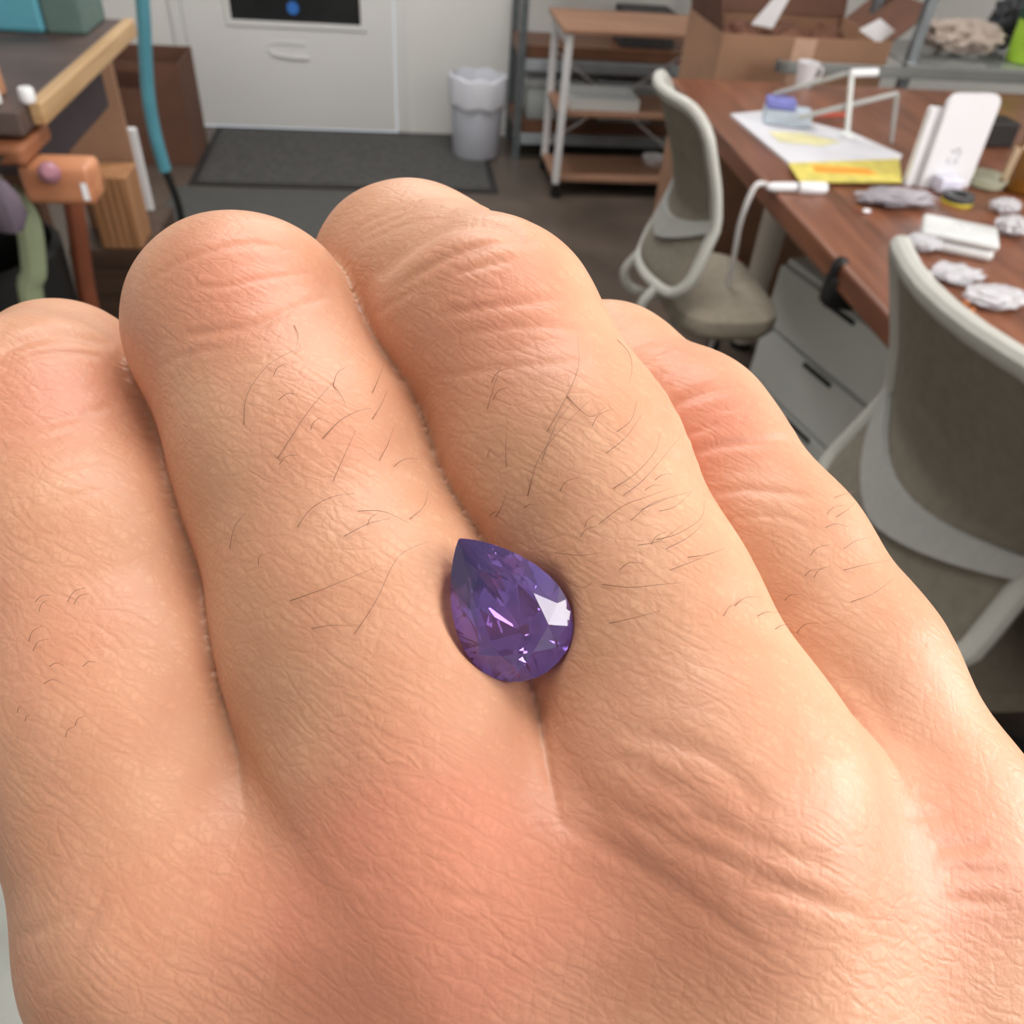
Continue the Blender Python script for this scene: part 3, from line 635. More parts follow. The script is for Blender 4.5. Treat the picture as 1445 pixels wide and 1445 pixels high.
# ------------------------------------------------------------------ swivel chairs
mesh_m = mat('grey_beige_back_fabric', (122, 116, 104), 0.85, var=0.10, scale=60, bump=0.2)
seat_m = mat('beige_seat_fabric', (136, 128, 114), 0.9, var=0.10, scale=60, bump=0.2)
band_m = mat('light_grey_band', (160, 160, 157), 0.6, var=0.05, scale=80)
def chair(name, loc, rz, label, group, W=0.335, ztop=0.90, s=1.0, dz=0.0, sl=0.18, sx=-0.01):
    """swivel chair facing +x: S-shaped back frame, lumbar band, seat, five-star base"""
    root = empty(name, (0, 0, 0), label, 'chair', group)
    hw = W / 2
    prof = lambda z: np.interp(z, [0.44, 0.50, 0.57, 0.655, 0.74, 0.84, 0.92], [-0.222, -0.225, -0.196, -0.165, -0.188, -0.230, -0.262])
    wid = lambda z: np.interp(z, [0.44, 0.50, 0.57, 0.655, 0.74, 0.84, 0.92], [1.05, 1.10, 1.04, 0.97, 0.98, 1.0, 0.99]) * hw
    bow = lambda y: 0.05 * (y / hw) ** 2
    P3 = lambda y, z: Vector((float(prof(z)) + bow(y) - 0.02, y, z))
    zb = 0.475; rr = 0.055
    out = []
    zs = np.linspace(zb + rr, ztop - rr, 12)
    out += [P3(wid(z), z) for z in zs]
    for t in np.linspace(0.25, 1.0, 4): out.append(P3(wid(ztop) - rr * (1 - cos(t * pi / 2)), ztop - rr + rr * sin(t * pi / 2)))
    out += [P3(y, ztop) for y in np.linspace(hw - rr * 1.3, -hw + rr * 1.3, 6)]
    for t in np.linspace(1.0, 0.25, 4): out.append(P3(-wid(ztop) + rr * (1 - cos(t * pi / 2)), ztop - rr + rr * sin(t * pi / 2)))
    out += [P3(-wid(z), z) for z in zs[::-1]]
    for t in np.linspace(0.25, 1.0, 4): out.append(P3(-wid(zb) + rr * (1 - cos(t * pi / 2)), zb + rr - rr * sin(t * pi / 2)))
    out += [P3(y, zb) for y in np.linspace(-hw + rr * 1.3, hw - rr * 1.3, 6)]
    for t in np.linspace(1.0, 0.25, 4): out.append(P3(wid(zb) - rr * (1 - cos(t * pi / 2)), zb + rr - rr * sin(t * pi / 2)))
    bf = MB().tube(out, 0.0165, 10, closed=True, flat=0.85).build('back_frame', frame_m, root, True)
    # woven back panel filling the frame
    b = MB(); ny, nz = 12, 22
    g = [[None] * (nz + 1) for _ in range(ny + 1)]; g2 = [[None] * (nz + 1) for _ in range(ny + 1)]
    for i in range(ny + 1):
        for j in range(nz + 1):
            z = zb + 0.004 + (ztop - zb - 0.008) * j / nz
            e = min(z - zb, ztop - z); cut = rr - math.sqrt(max(rr * rr - max(rr - e, 0) ** 2, 0)) if e < rr else 0
            y = (2 * i / ny - 1) * (wid(z) - cut)
            p = P3(y, z); g[i][j] = b.bm.verts.new(p + Vector((0.002, 0, 0))); g2[i][j] = b.bm.verts.new(p - Vector((0.002, 0, 0)))
    for i in range(ny):
        for j in range(nz):
            b.bm.faces.new((g[i][j], g[i + 1][j], g[i + 1][j + 1], g[i][j + 1])); b.bm.faces.new((g2[i][j], g2[i][j + 1], g2[i + 1][j + 1], g2[i + 1][j]))
    b.build('back_panel', mesh_m, root, True)
    # lumbar band sweeping across the back of the panel
    b = MB(); n = 16
    A, B, C2, D2 = [], [], [], []
    for k in range(n + 1):
        y = hw * 0.99 * (1 - 2 * k / n)
        sy = abs(y / hw); zc = 0.595 + 0.06 * sy ** 1.6; h = 0.028 - 0.012 * sy
        for lst, z, dx in ((A, zc + h, -0.004), (B, zc - h, -0.004), (C2, zc - h, -0.014), (D2, zc + h, -0.014)):
            lst.append(b.bm.verts.new(P3(y, z) + Vector((dx, 0, 0))))
    for k in range(n):
        for L1, L2 in ((A, B), (B, C2), (C2, D2), (D2, A)): b.bm.faces.new((L1[k], L2[k], L2[k + 1], L1[k + 1]))
    for k in (0, n): b.bm.faces.new((A[k], B[k], C2[k], D2[k]))
    b.build('lumbar_band', band_m, root, True)
    # seat cushion
    b = MB(); n = 40; rings = []
    for z, sc in ((0.375, 0.80), (0.378, 0.93), (0.395, 0.995), (0.415, 1.0), (0.430, 0.975), (0.437, 0.90), (0.440, 0.6), (0.437, 0.02)):
        ring = []
        for k in range(n):
            t = 2 * pi * k / n; c, sn = cos(t), sin(t)
            ring.append(b.bm.verts.new((sx + sl * sc * math.copysign(abs(c) ** 0.55, c), 0.215 * sc * math.copysign(abs(sn) ** 0.55, sn), z)))
        rings.append(ring)
    for R1, R2 in zip(rings, rings[1:]):
        for k in range(n): b.bm.faces.new((R1[k], R1[(k + 1) % n], R2[(k + 1) % n], R2[k]))
    b.bm.faces.new(rings[0][::-1]); b.bm.faces.new(rings[-1])
    b.build('seat', seat_m, root, True)
    # bracket from the bottom of the back under the seat
    for sd in (-1, 1):
        MB().tube(spline([P3(sd * 0.10, zb), (-0.262, sd * 0.10, 0.42), (-0.235, sd * 0.095, 0.372), (-0.15, sd * 0.08, 0.355), (-0.04, sd * 0.05, 0.352)], 6), 0.013, 8).build('back_bracket', frame_m, root, True)
    MB().box((-0.09, -0.08, 0.335), (0.09, 0.08, 0.374), 0.008).build('seat_mount', black_m, root)
    MB().lathe([(0, 0.105), (0.026, 0.105), (0.026, 0.20), (0.018, 0.205), (0.018, 0.334), (0, 0.334)], (0, 0, 0), 18).build('gas_column', black_m, root, True)
    for k in range(5):
        a = k * 2 * pi / 5 - 0.31; d = Vector((cos(a), sin(a), 0))
        lg = MB().tube([d * 0.015 + Vector((0, 0, 0.095)), d * 0.14 + Vector((0, 0, 0.085)), d * 0.245 + Vector((0, 0, 0.064))], [0.024, 0.019, 0.014], 10).build('leg', black_m, root, True)
        pn = d.cross(Vector((0, 0, 1)))
        c = d * 0.245
        MB().tube([c + Vector((0, 0, 0.064)), c + Vector((0, 0, 0.03))], 0.007, 8).lathe([(0, -0.020), (0.024, -0.020), (0.027, -0.014), (0.027, -0.006), (0.020, -0.003), (0.020, 0.003), (0.027, 0.006), (0.027, 0.014), (0.024, 0.020), (0, 0.020)], c + Vector((0.0, 0, 0.0275)), 18, pn).build('castor', black_m, lg, True)
    for o in [c for c in root.children]:                 # size of the upper part, height of the gas lift
        if o.name.split('.')[0] in ('leg',): continue
        for v in o.data.vertices:
            if o.name.startswith('gas_column') and v.co.z < 0.25: continue
            v.co = Vector((v.co.x * s, v.co.y * s, v.co.z * s + dz))
    root.location = loc; root.rotation_euler = (0, 0, rz)
    return root
chair('office_chair', (0.705, 1.605, 0.0), 0.0, 'pale framed swivel chair at the far part of the desk, beside the trolley', 'swivel chairs at the desk', s=0.82, dz=0.17, sl=0.14, sx=-0.045)
chair('office_chair', (0.872, 0.790, 0.0), 0.0, 'pale framed swivel chair nearest the hand, its back filling the right edge', 'swivel chairs at the desk', W=0.385)

# unseen ceiling light panels; the one by the window is an added fill
for i, (x, y) in enumerate(((0.2, 0.9), (0.2, 3.0), (1.3, -0.9))):
    em = MATS.get('lamp') or bpy.data.materials.new('lamp_diffuser')
    if 'lamp' not in MATS:
        em.use_nodes = True; P = em.node_tree.nodes['Principled BSDF']; P.inputs['Emission Color'].default_value = (1, .97, .93, 1); P.inputs['Emission Strength'].default_value = 3.0; MATS['lamp'] = em
    r2 = empty('ceiling_panel', (x, y, ZC), ['flat white ceiling light panel above the desk chairs', 'flat white ceiling light panel above the doormat', 'added flat white fill light panel behind the nearest chair, by the window'][i], 'lamp', 'ceiling lights')
    MB().box((x - 0.62, y - 0.32, ZC - 0.025), (x + 0.62, y + 0.32, ZC - 0.0005), 0.004).build('housing', white_m, r2)
    MB().box((x - 0.6, y - 0.3, ZC - 0.028), (x + 0.6, y + 0.3, ZC - 0.0255)).build('diffuser', em, r2)

# ------------------------------------------------------------------ the hand (mm, in a frame x right, y down, z away along the view)
def J(px, py, d, r):
    return (np.array([(px - 722.5) / FPX * d, (py - 722.5) / FPX * d, d], np.float32), float(r))
V = lambda x, y, z, r: (np.array([x, y, z], np.float32), float(r))
PINKY = [V(8, 92, 60, 12), V(-3, 60, 60, 11.8), J(276, 1295, 60, 10.9), J(178, 1000, 64.5, 10.6), J(130, 800, 69.5, 10.6), J(66, 598, 77, 9.7), J(90, 545, 90, 8.9), J(110, 650, 101, 7.6), J(190, 770, 98, 7.0)]
RING = [V(17, 92, 57, 12), V(5, 60, 58, 12.5), J(640, 1240, 59, 12), J(524, 885, 65, 11.6), J(443, 660, 70.5, 11.05), J(347, 468, 75.5, 10.1), J(335, 500, 93, 9.2), J(390, 600, 103, 8.0), J(470, 760, 98, 7.6)]
MIDDLE = [V(27, 92, 56, 12), V(20, 60, 57, 12.5), J(985, 1135, 58.5, 12), J(885, 862, 64, 9.75), J(790, 660, 68.3, 10.1), J(690, 472, 72.5, 9.6), J(580, 400, 85.5, 9.8), J(560, 470, 102, 8.6), J(620, 640, 101, 8.0)]
INDEX = [V(38, 90, 60, 12), V(36, 62, 63, 12.5), J(1268, 1205, 66.5, 11.8), J(1165, 950, 71, 9.8), J(1070, 800, 75, 9.65), J(952, 640, 80, 9.9), J(848, 558, 90.5, 9.8), J(820, 650, 106, 8.6), J(890, 790, 103, 8.0)]
THUMB = [V(40, 84, 70, 13), V(52, 58, 80, 13), J(1400, 1250, 94, 10.5), J(1240, 1040, 104, 9.8), J(1060, 900, 108, 8.6)]
BODY = [[V(10, 94, 62, 14), V(2, 62, 72, 14), V(-10, 36, 76, 12)], [V(32, 94, 64, 14), V(42, 66, 76, 15), V(34, 36, 80, 12)], [V(14, 50, 72, 14), V(14, 30, 76, 12), V(26, 52, 72, 15)],
        [V(10, 92, 61, 16), V(30, 190, 64, 24), V(58, 315, 66, 31)], [V(33, 92, 62, 16), V(58, 190, 66, 25), V(88, 315, 68, 32)]]
F32 = np.float32
def cone(p, a, b):
    (pa, ra), (pb, rb) = a, b
    ba = pb - pa; q = p - pa
    t = np.clip((q @ ba) / F32(ba @ ba), 0, 1).astype(F32)
    return np.linalg.norm(q - t[:, None] * ba, axis=1) - (F32(ra) + t * F32(rb - ra))
def smin(a, b, k):
    h = np.maximum(k - np.abs(a - b), 0) / k
    return np.minimum(a, b) - h * h * k * F32(0.25)
def chain(p, c, k):
    d = cone(p, c[0], c[1])
    for i in range(1, len(c) - 1): d = smin(d, cone(p, c[i], c[i + 1]), F32(k))
    return d
def ramp(y, y0, y1, a, b):
    t = np.clip((y - y0) / (y1 - y0), 0, 1); t = t * t * (3 - 2 * t)
    return (a + (b - a) * t).astype(F32)
def sdf_bare(p):
    p = p.astype(F32); y = p[:, 1]
    f4 = [chain(p, c, 2.2) for c in (PINKY, RING, MIDDLE, INDEX)]
    d = f4[0]
    for i, (ya, yb, yg) in enumerate(((15, 27, 20.5), (13.5, 26, 17), (9, 25, 17))):
        d = smin(d, f4[i + 1], ramp(y, ya, yb, 1.8, 9))
    e = smin(chain(p, BODY[0], 4), chain(p, BODY[1], 4), F32(9)); e = smin(e, chain(p, BODY[2], 4), F32(8))
    f = smin(chain(p, BODY[3], 6), chain(p, BODY[4], 6), F32(16)); e = smin(e, f, F32(10))
    e = smin(e, chain(p, THUMB, 3), F32(3))
    d = smin(d, e, ramp(y, 14, 34, 0.5, 8))
    return d
sdf = sdf_bare
def grad(p, e=0.03):
    g = np.empty_like(p)
    for i in range(3):
        o = np.zeros(3, F32); o[i] = e
        g[:, i] = sdf(p + o) - sdf(p - o)
    return g / np.maximum(np.linalg.norm(g, axis=1), 1e-9)[:, None]
def chunked(fn, p, n=200000):
    return np.concatenate([fn(p[i:i + n]) for i in range(0, len(p), n)])
def trace(px, py):
    """points where sight lines through frame pixels meet the skin"""
    px = np.atleast_1d(np.asarray(px, float)); py = np.atleast_1d(np.asarray(py, float))
    d = np.stack([(px - 722.5) / FPX, (py - 722.5) / FPX, np.ones_like(px)], 1); L = np.linalg.norm(d, axis=1)
    z = np.full(len(px), 35.0)
    for _ in range(70): z += 0.9 * sdf(d * z[:, None]) / L
    return d * z[:, None]

# where the pear-cut gem lies, and the dent its pavilion presses into the flesh
gem_c = trace([668, 790, 700, 760], [850, 850, 940, 790]).mean(0)
tip = np.array([(648 - 722.5) / FPX, (760 - 722.5) / FPX, 1.0]); end = np.array([(772 - 722.5) / FPX, (948 - 722.5) / FPX, 1.0])
zt = float(gem_c[2]) - 0.9
A3 = tip * (zt + 0.35); B3 = end * (zt - 0.2)
ax_l = B3 - A3; Lg = np.linalg.norm(ax_l); ax_l /= Lg
view = (A3 + B3) / 2; view /= np.linalg.norm(view)
nrm_g = -view + 0.16 * np.array([-1.0, 0, 0]) + 0.10 * np.array([0, -1, 0]); nrm_g -= ax_l * (nrm_g @ ax_l); nrm_g /= np.linalg.norm(nrm_g)
ax_w = np.cross(ax_l, nrm_g)
ctr = (A3 + B3) / 2
Wg = Lg * 0.80
def pear(t, s=1.0, sh=0.0):
    """outline: t=0 at the tip; returns (along, across)"""
    c = cos(t); a = -c * 0.5 * Lg
    wv_ = sin(t) * (sin(t / 2) ** 0.72) * 0.5 * Wg * 1.10
    return np.array([(a - sh) * s + sh, wv_ * s])
def sdf(p):
    d = sdf_bare(p); q = p - ctr
    u = np.stack([(q @ ax_l - 0.04 * Lg) / (0.47 * Lg), (q @ ax_w) / (0.49 * Wg), (q @ nrm_g + 0.10) / 3.1], 1)
    r = np.sqrt(np.linalg.norm(u, axis=1) ** 2 + 1e-6); de = ((r - 1) * 2.6).astype(F32)
    k = F32(0.5); h_ = np.maximum(k - np.abs(d + de), 0) / k
    return np.maximum(d, -de) + h_ * h_ * k * F32(0.25)
def grow(a, b, h, end, f=1.12):
    g = list(np.arange(a, b, h)); s = h
    while g[-1] < end: s = min(s * f, 6); g.append(g[-1] + s)
    return np.array(g, F32)
H0 = 0.66
gx = grow(-56, 54, H0, 128); gy = grow(-37, 46, H0, 356); gz = grow(43, 96, H0, 122)
gx = np.concatenate([np.array([-62, -59], F32), gx])
nx, ny, nz = len(gx), len(gy), len(gz)
XX, YY, ZZ = np.meshgrid(gx, gy, gz, indexing='ij')
Dg = chunked(sdf, np.stack([XX.ravel(), YY.ravel(), ZZ.ravel()], 1)).reshape(nx, ny, nz)
# surface nets
G = (gx, gy, gz); ins = Dg < 0
acc = np.zeros((nx - 1, ny - 1, nz - 1, 3)); cnt = np.zeros((nx - 1, ny - 1, nz - 1))
edges = []
for ax in range(3):
    lo = [slice(None)] * 3; hi = [slice(None)] * 3; lo[ax] = slice(0, -1); hi[ax] = slice(1, None)
    A, B = Dg[tuple(lo)], Dg[tuple(hi)]
    idx = np.argwhere((A < 0) != (B < 0)); a = A[tuple(idx.T)]; b = B[tuple(idx.T)]; t = a / (a - b)
    pos = np.stack([G[k][idx[:, k]] for k in range(3)], 1).astype(float)
    pos[:, ax] = G[ax][idx[:, ax]] * (1 - t) + G[ax][idx[:, ax] + 1] * t
    u, v = [k for k in range(3) if k != ax]
    for du in (0, -1):
        for dv in (0, -1):
            c = idx.copy(); c[:, u] += du; c[:, v] += dv
            ok = np.all((c >= 0) & (c < np.array([nx - 1, ny - 1, nz - 1])), axis=1)
            np.add.at(acc, tuple(c[ok].T), pos[ok]); np.add.at(cnt, tuple(c[ok].T), 1)
    edges.append((ax, u, v, idx, a < 0))
act = cnt > 0
vid = np.full(cnt.shape, -1, int); vid[act] = np.arange(act.sum())
verts = acc[act] / cnt[act][:, None]
quads = []
for ax, u, v, idx, neg in edges:
    ok = (idx[:, u] > 0) & (idx[:, v] > 0) & (idx[:, u] < cnt.shape[u]) & (idx[:, v] < cnt.shape[v])
    i = idx[ok]; q = []
    for du, dv in ((0, 0), (-1, 0), (-1, -1), (0, -1)):
        c = i.copy(); c[:, u] += du; c[:, v] += dv; q.append(vid[tuple(c.T)])
    q = np.stack(q, 1); fl = neg[ok] ^ (ax == 1)
    q[~fl] = q[~fl][:, ::-1]; quads.append(q)
quads = np.concatenate(quads)
def newton(p, n=2):
    for _ in range(n):
        p = p - np.clip(sdf(p), -0.8, 0.8)[:, None] * grad(p)
    return p
verts = chunked(lambda p: newton(p, 2), verts)
nrm = chunked(grad, verts)
# finer faces where the skin is seen
pxs = lambda p: (722.5 + FPX * p[:, 0] / p[:, 2], 722.5 + FPX * p[:, 1] / p[:, 2])
fx, fy = pxs(verts)
facing = -(nrm * verts).sum(1) / np.linalg.norm(verts, axis=1)
vis = (fx > -60) & (fx < 1505) & (fy > 150) & (fy < 1510) & (facing > -0.35) & (verts[:, 2] < 93)
fb = np.stack([chunked(lambda p: chain(p.astype(F32), c, 2.2), verts) for c in (PINKY, RING, MIDDLE, INDEX)], 1)
for i in range(3):
    vis |= (np.abs(fb[:, i] - fb[:, i + 1]) < 2.2) & (np.minimum(fb[:, i], fb[:, i + 1]) < 3) & (verts[:, 2] < 84) & (verts[:, 1] < 26) & (fx > -60)
bm = bmesh.new()
bv = [bm.verts.new(v) for v in verts.tolist()]
for q in quads.tolist():
    bm.faces.new([bv[k] for k in q])
bm.verts.index_update()
sel = [e for e in bm.edges if vis[e.verts[0].index] and vis[e.verts[1].index]]
bmesh.ops.subdivide_edges(bm, edges=sel, cuts=2, use_grid_fill=True)
me = bpy.data.meshes.new('hand'); bm.to_mesh(me); bm.free()
n = len(me.vertices); co = np.empty(n * 3, F32); me.vertices.foreach_get('co', co); co = co.reshape(-1, 3).astype(float)
co = chunked(lambda p: newton(p, 1), co)
ff = np.stack([chunked(lambda p: chain(p.astype(F32), c, 2.2), co) for c in (PINKY, RING, MIDDLE, INDEX)], 1)
wl = np.zeros(n)
for i in range(3): wl = np.maximum(wl, np.exp(-((ff[:, i] - ff[:, i + 1]) / 0.7) ** 2) * (np.abs(ff[:, i]) < 4))
wl *= np.clip((24 - co[:, 1]) / 5, 0, 1); wl[wl < 0.03] = 0
ed = np.empty(len(me.edges) * 2, np.int32); me.edges.foreach_get('vertices', ed); ed = ed.reshape(-1, 2)
ed = ed[(wl[ed[:, 0]] > 0) | (wl[ed[:, 1]] > 0)]
e0 = np.concatenate([ed[:, 0], ed[:, 1]]); e1 = np.concatenate([ed[:, 1], ed[:, 0]])
deg = np.maximum(np.bincount(e0, minlength=n), 1)
for _ in range(5):                                   # even out the mesh along the clefts
    av = np.stack([np.bincount(e0, weights=co[e1, k], minlength=n) for k in range(3)], 1) / deg[:, None]
    co = co + (0.6 * wl)[:, None] * (av - co)
nrm = chunked(grad, co).astype(float)
gn = np.stack([np.bincount(e0, weights=nrm[e1, k], minlength=n) for k in range(3)], 1) / deg[:, None]
nrm = nrm * (1 - wl[:, None]) + gn * wl[:, None]

# skin relief: folds and creases of the knuckles, traced along the skin, with the swelling beside each
CREASES = [  # (points, half width mm, depth mm)
    ([(216, 397), (266, 365), (357, 344), (422, 357)], .30, .16), ([(269, 405), (319, 404), (365, 394), (442, 384)], .25, .10),
    ([(256, 475), (299, 468), (365, 458), (415, 435), (465, 419)], .35, .16), ([(222, 520), (262, 500), (330, 490)], .3, .06), ([(320, 520), (400, 500), (440, 480)], .3, .07), ([(345, 535), (400, 520), (455, 500)], .3, .06),
    ([(535, 395), (566, 359), (613, 326), (656, 316), (700, 319), (740, 334)], .60, .60), ([(556, 412), (610, 375), (666, 352), (719, 342), (760, 346)], .32, .22),
    ([(640, 388), (686, 375), (725, 366)], .25, .12), ([(620, 445), (676, 435), (732, 429), (800, 420)], .35, .16), ([(520, 450), (560, 425), (600, 400)], .3, .10),
    ([(600, 535), (700, 520), (790, 512), (850, 505)], .3, .07), ([(640, 475), (720, 462), (790, 462), (840, 474)], .3, .08),
    ([(513, 316), (563, 299), (629, 292)], .25, .10), ([(510, 332), (580, 304), (646, 299)], .25, .12), ([(505, 345), (590, 313), (640, 306)], .25, .10), ([(490, 335), (540, 300), (590, 283), (640, 282)], .25, .06),
    ([(0, 495), (50, 476), (100, 473), (164, 488)], .5, .35), ([(0, 524), (45, 504), (100, 499), (150, 505)], .3, .14), ([(0, 614), (50, 600), (125, 582), (168, 570)], .4, .15), ([(0, 640), (60, 622), (110, 606)], .3, .07), ([(15, 685), (80, 662), (150, 645)], .3, .06), ([(50, 715), (145, 690)], .3, .05), ([(20, 770), (90, 745)], .3, .04),
    ([(925, 588), (961, 566), (1011, 549), (1050, 543)], .45, .32), ([(920, 537), (970, 516)], .3, .12), ([(950, 652), (1007, 630), (1053, 626), (1102, 622), (1140, 630)], .4, .24), ([(957, 616), (986, 608), (1015, 595)], .3, .14),
    ([(975, 700), (1053, 691), (1115, 697), (1165, 705)], .35, .14), ([(885, 487), (920, 483)], .3, .12), ([(892, 505), (945, 494)], .3, .14), ([(905, 515), (955, 505)], .25, .10), ([(1000, 740), (1080, 728), (1150, 745)], .3, .08), ([(1010, 580), (1060, 575)], .25, .10), ([(1040, 600), (1065, 560)], .2, .08),
    ([(1230, 1010), (1260, 1040), (1300, 1062)], .5, .10), ([(1312, 1196), (1394, 1191)], .45, .18), ([(1326, 1232), (1423, 1232)], .45, .16), ([(1270, 1150), (1340, 1150)], .4, .10), ([(1330, 1270), (1425, 1276)], .4, .10), ([(1290, 1120), (1345, 1112)], .4, .08),
    ([(866, 1029), (950, 1049), (1017, 1078), (1085, 1155)], .6, .16), ([(850, 1060), (930, 1100), (1000, 1150)], .5, .12), ([(860, 1130), (960, 1190), (1060, 1230), (1180, 1290)], .5, .14), ([(920, 1160), (1000, 1160), (1090, 1200), (1180, 1225)], .5, .12), ([(780, 1150), (880, 1210), (990, 1280), (1080, 1350)], .5, .12), ([(1030, 1250), (1130, 1262), (1230, 1300)], .45, .12),
    ([(110, 1290), (60, 1310), (20, 1330)], .4, .08), ([(150, 1250), (120, 1310), (100, 1360), (60, 1400)], .4, .08), ([(560, 1240), (500, 1230), (450, 1170)], .4, .06), ([(590, 1245), (640, 1265), (700, 1270)], .35, .08)]
fx, fy = pxs(co); facing = -(nrm * co).sum(1) / np.linalg.norm(co, axis=1)
ff = np.stack([chunked(lambda p: chain(p.astype(F32), c, 2.2), co) for c in (PINKY, RING, MIDDLE, INDEX)], 1)
disp = np.zeros(n)
for i, yg in enumerate((21, 20, 19)):                  # the fingers press together along deep narrow clefts
    disp -= ramp(co[:, 1], yg - 10, yg + 1, 1.3, 0) * np.exp(-np.abs(ff[:, i] - ff[:, i + 1]) / 0.55) * (np.minimum(ff[:, i], ff[:, i + 1]) < 3)
front = (facing > 0.02) & (co[:, 2] < 93)
for pts, wmm, dep in CREASES:
    P = np.array([[v.x, v.y] for v in spline([(a, b, 0) for a, b in pts], 5)])
    lo = P.min(0) - 40; hi = P.max(0) + 40
    I = np.where(front & (fx > lo[0]) & (fx < hi[0]) & (fy > lo[1]) & (fy < hi[1]))[0]
    if not len(I): continue
    q = np.stack([fx[I], fy[I]], 1); best = np.full(len(I), 1e9); bt = np.zeros(len(I))
    m = len(P) - 1
    for k in range(m):
        a, b = P[k], P[k + 1]; ba = b - a; t = np.clip(((q - a) @ ba) / (ba @ ba), 0, 1)
        dd = np.linalg.norm(q - a - t[:, None] * ba, axis=1); u = dd < best
        best[u] = dd[u]; bt[u] = (k + t[u]) / m
    mm = best * co[I, 2] / FPX; taper = np.clip(np.minimum(bt, 1 - bt) * 5, 0, 1) ** 0.7
    disp[I] += taper * dep * 0.68 * (-np.exp(-(mm / wmm) ** 2) + 0.3 * np.exp(-((mm - 2.2 * wmm) / (1.3 * wmm)) ** 2))
r2 = np.random.default_rng(11)
low = np.zeros(n)
for k in range(24):
    kv = r2.normal(size=3); kv /= np.linalg.norm(kv); f = r2.uniform(0.25, 0.9)
    low += np.sin(co @ kv * f + r2.uniform(0, 6)) / 24 ** .5
disp += 0.07 * low
verts_mm = co + nrm * disp[:, None]

# place in the room
def world_mm(p):
    p = np.asarray(p, float) / 1000.0
    return np.array(CP) + p[..., 0:1] * np.array(RT) - p[..., 1:2] * np.array(UP) + p[..., 2:3] * np.array(fw)
HB = world_mm(np.array([20.0, 92.0, 62.0]))
wv = (world_mm(verts_mm) - HB).astype(F32)
me.vertices.foreach_set('co', wv.ravel())
me.update()
me.polygons.foreach_set('use_smooth', [True] * len(me.polygons))
hp = me.attributes.new('skin_mm', 'FLOAT_VECTOR', 'POINT'); hp.data.foreach_set('vector', co.astype(F32).ravel())
# blush of the knuckles (blood under the skin), soft patches
red = np.zeros(n)
for px, py, s, wgt in ((340, 400, 7, .9), (700, 430, 7, .85), (60, 560, 6.5, .9), (1010, 590, 6.5, 1.0), (600, 1310, 9, 1.0), (1340, 1200, 8, .7), (470, 1340, 8, .6), (960, 1200, 8, .45), (440, 610, 5, .4), (640, 1200, 6, .5), (60, 900, 10, .4), (150, 1350, 8, .3), (1010, 1330, 7, .3), (570, 840, 5, .2)):
    c = trace(px, py)[0]; red += wgt * np.exp(-(((co - c) ** 2).sum(1)) / (2 * (s * 0.75) ** 2))
ra = me.attributes.new('blush', 'FLOAT', 'POINT'); ra.data.foreach_set('value', np.clip(red, 0, 1).astype(F32))
hand = bpy.data.objects.new('hand', me); COL.objects.link(hand); hand.location = HB.tolist()
tag(hand, 'left hand and forearm seen from the back, fingers curled, purple gem between two fingers', 'hand')

m = bpy.data.materials.new('skin'); m.use_nodes = True; nt = m.node_tree; P = nt.nodes['Principled BSDF']; L = nt.links.new
N = lambda t: nt.nodes.new('ShaderNode' + t)
def math_(op, a, b=None, clamp=False):
    o = N('Math'); o.operation = op; o.use_clamp = clamp
    for i, v in enumerate((a, b)):
        if v is None: continue
        if isinstance(v, (int, float)): o.inputs[i].default_value = v
        else: L(v, o.inputs[i])
    return o.outputs[0]
at = N('Attribute'); at.attribute_name = 'skin_mm'; bl = N('Attribute'); bl.attribute_name = 'blush'
def noise(scale, detail=3, vec=None, dist=0.0):
    o = N('TexNoise'); o.inputs['Scale'].default_value = scale; o.inputs['Detail'].default_value = detail; o.inputs['Distortion'].default_value = dist
    L(vec if vec is not None else at.outputs['Vector'], o.inputs['Vector']); return o
def mapped(rot, sc):
    o = N('Mapping'); o.inputs['Rotation'].default_value = rot
    o2 = N('Mapping'); o2.inputs['Scale'].default_value = sc; L(o.outputs[0], o2.inputs['Vector'])
    w = N('VectorMath'); w.operation = 'MULTIPLY_ADD'
    nz = noise(0.35, 3); w.inputs[1].default_value = (0.9, 0.9, 0.9); L(nz.outputs['Color'], w.inputs[0]); L(at.outputs['Vector'], w.inputs[2])
    L(w.outputs[0], o.inputs['Vector']); return o2.outputs[0]
def cells(vec, scale, width):
    o = N('TexVoronoi'); o.feature = 'DISTANCE_TO_EDGE'; o.inputs['Scale'].default_value = scale; L(vec, o.inputs['Vector'])
    r = N('MapRange'); r.interpolation_type = 'SMOOTHSTEP'; r.inputs['From Max'].default_value = width; L(o.outputs['Distance'], r.inputs['Value']); return r.outputs['Result']
fine = cells(mapped((0, 0, 0), (1, 1, 1)), 1.5, 0.25)
mid = cells(mapped((0, 0, radians(-25)), (0.7, 1.2, 1)), 0.62, 0.14)
strA = cells(mapped((0, 0, radians(-32)), (0.22, 1.15, 0.5)), 1.15, 0.28)     # long wrinkles across the back of the hand
strB = cells(mapped((0, 0, radians(-100)), (0.3, 1.0, 0.5)), 1.0, 0.24)       # the crossing set
tiny = noise(6.0, 4)
msk = noise(0.10, 2)
hgt = math_('MULTIPLY', fine, 0.20)
hgt = math_('ADD', hgt, math_('MULTIPLY', mid, 0.40))
hgt = math_('ADD', hgt, math_('MULTIPLY', math_('MULTIPLY', strA, msk.outputs['Fac']), 1.0))
hgt = math_('ADD', hgt, math_('MULTIPLY', strB, 0.30))
hgt = math_('ADD', hgt, math_('MULTIPLY', tiny.outputs['Fac'], 0.35))
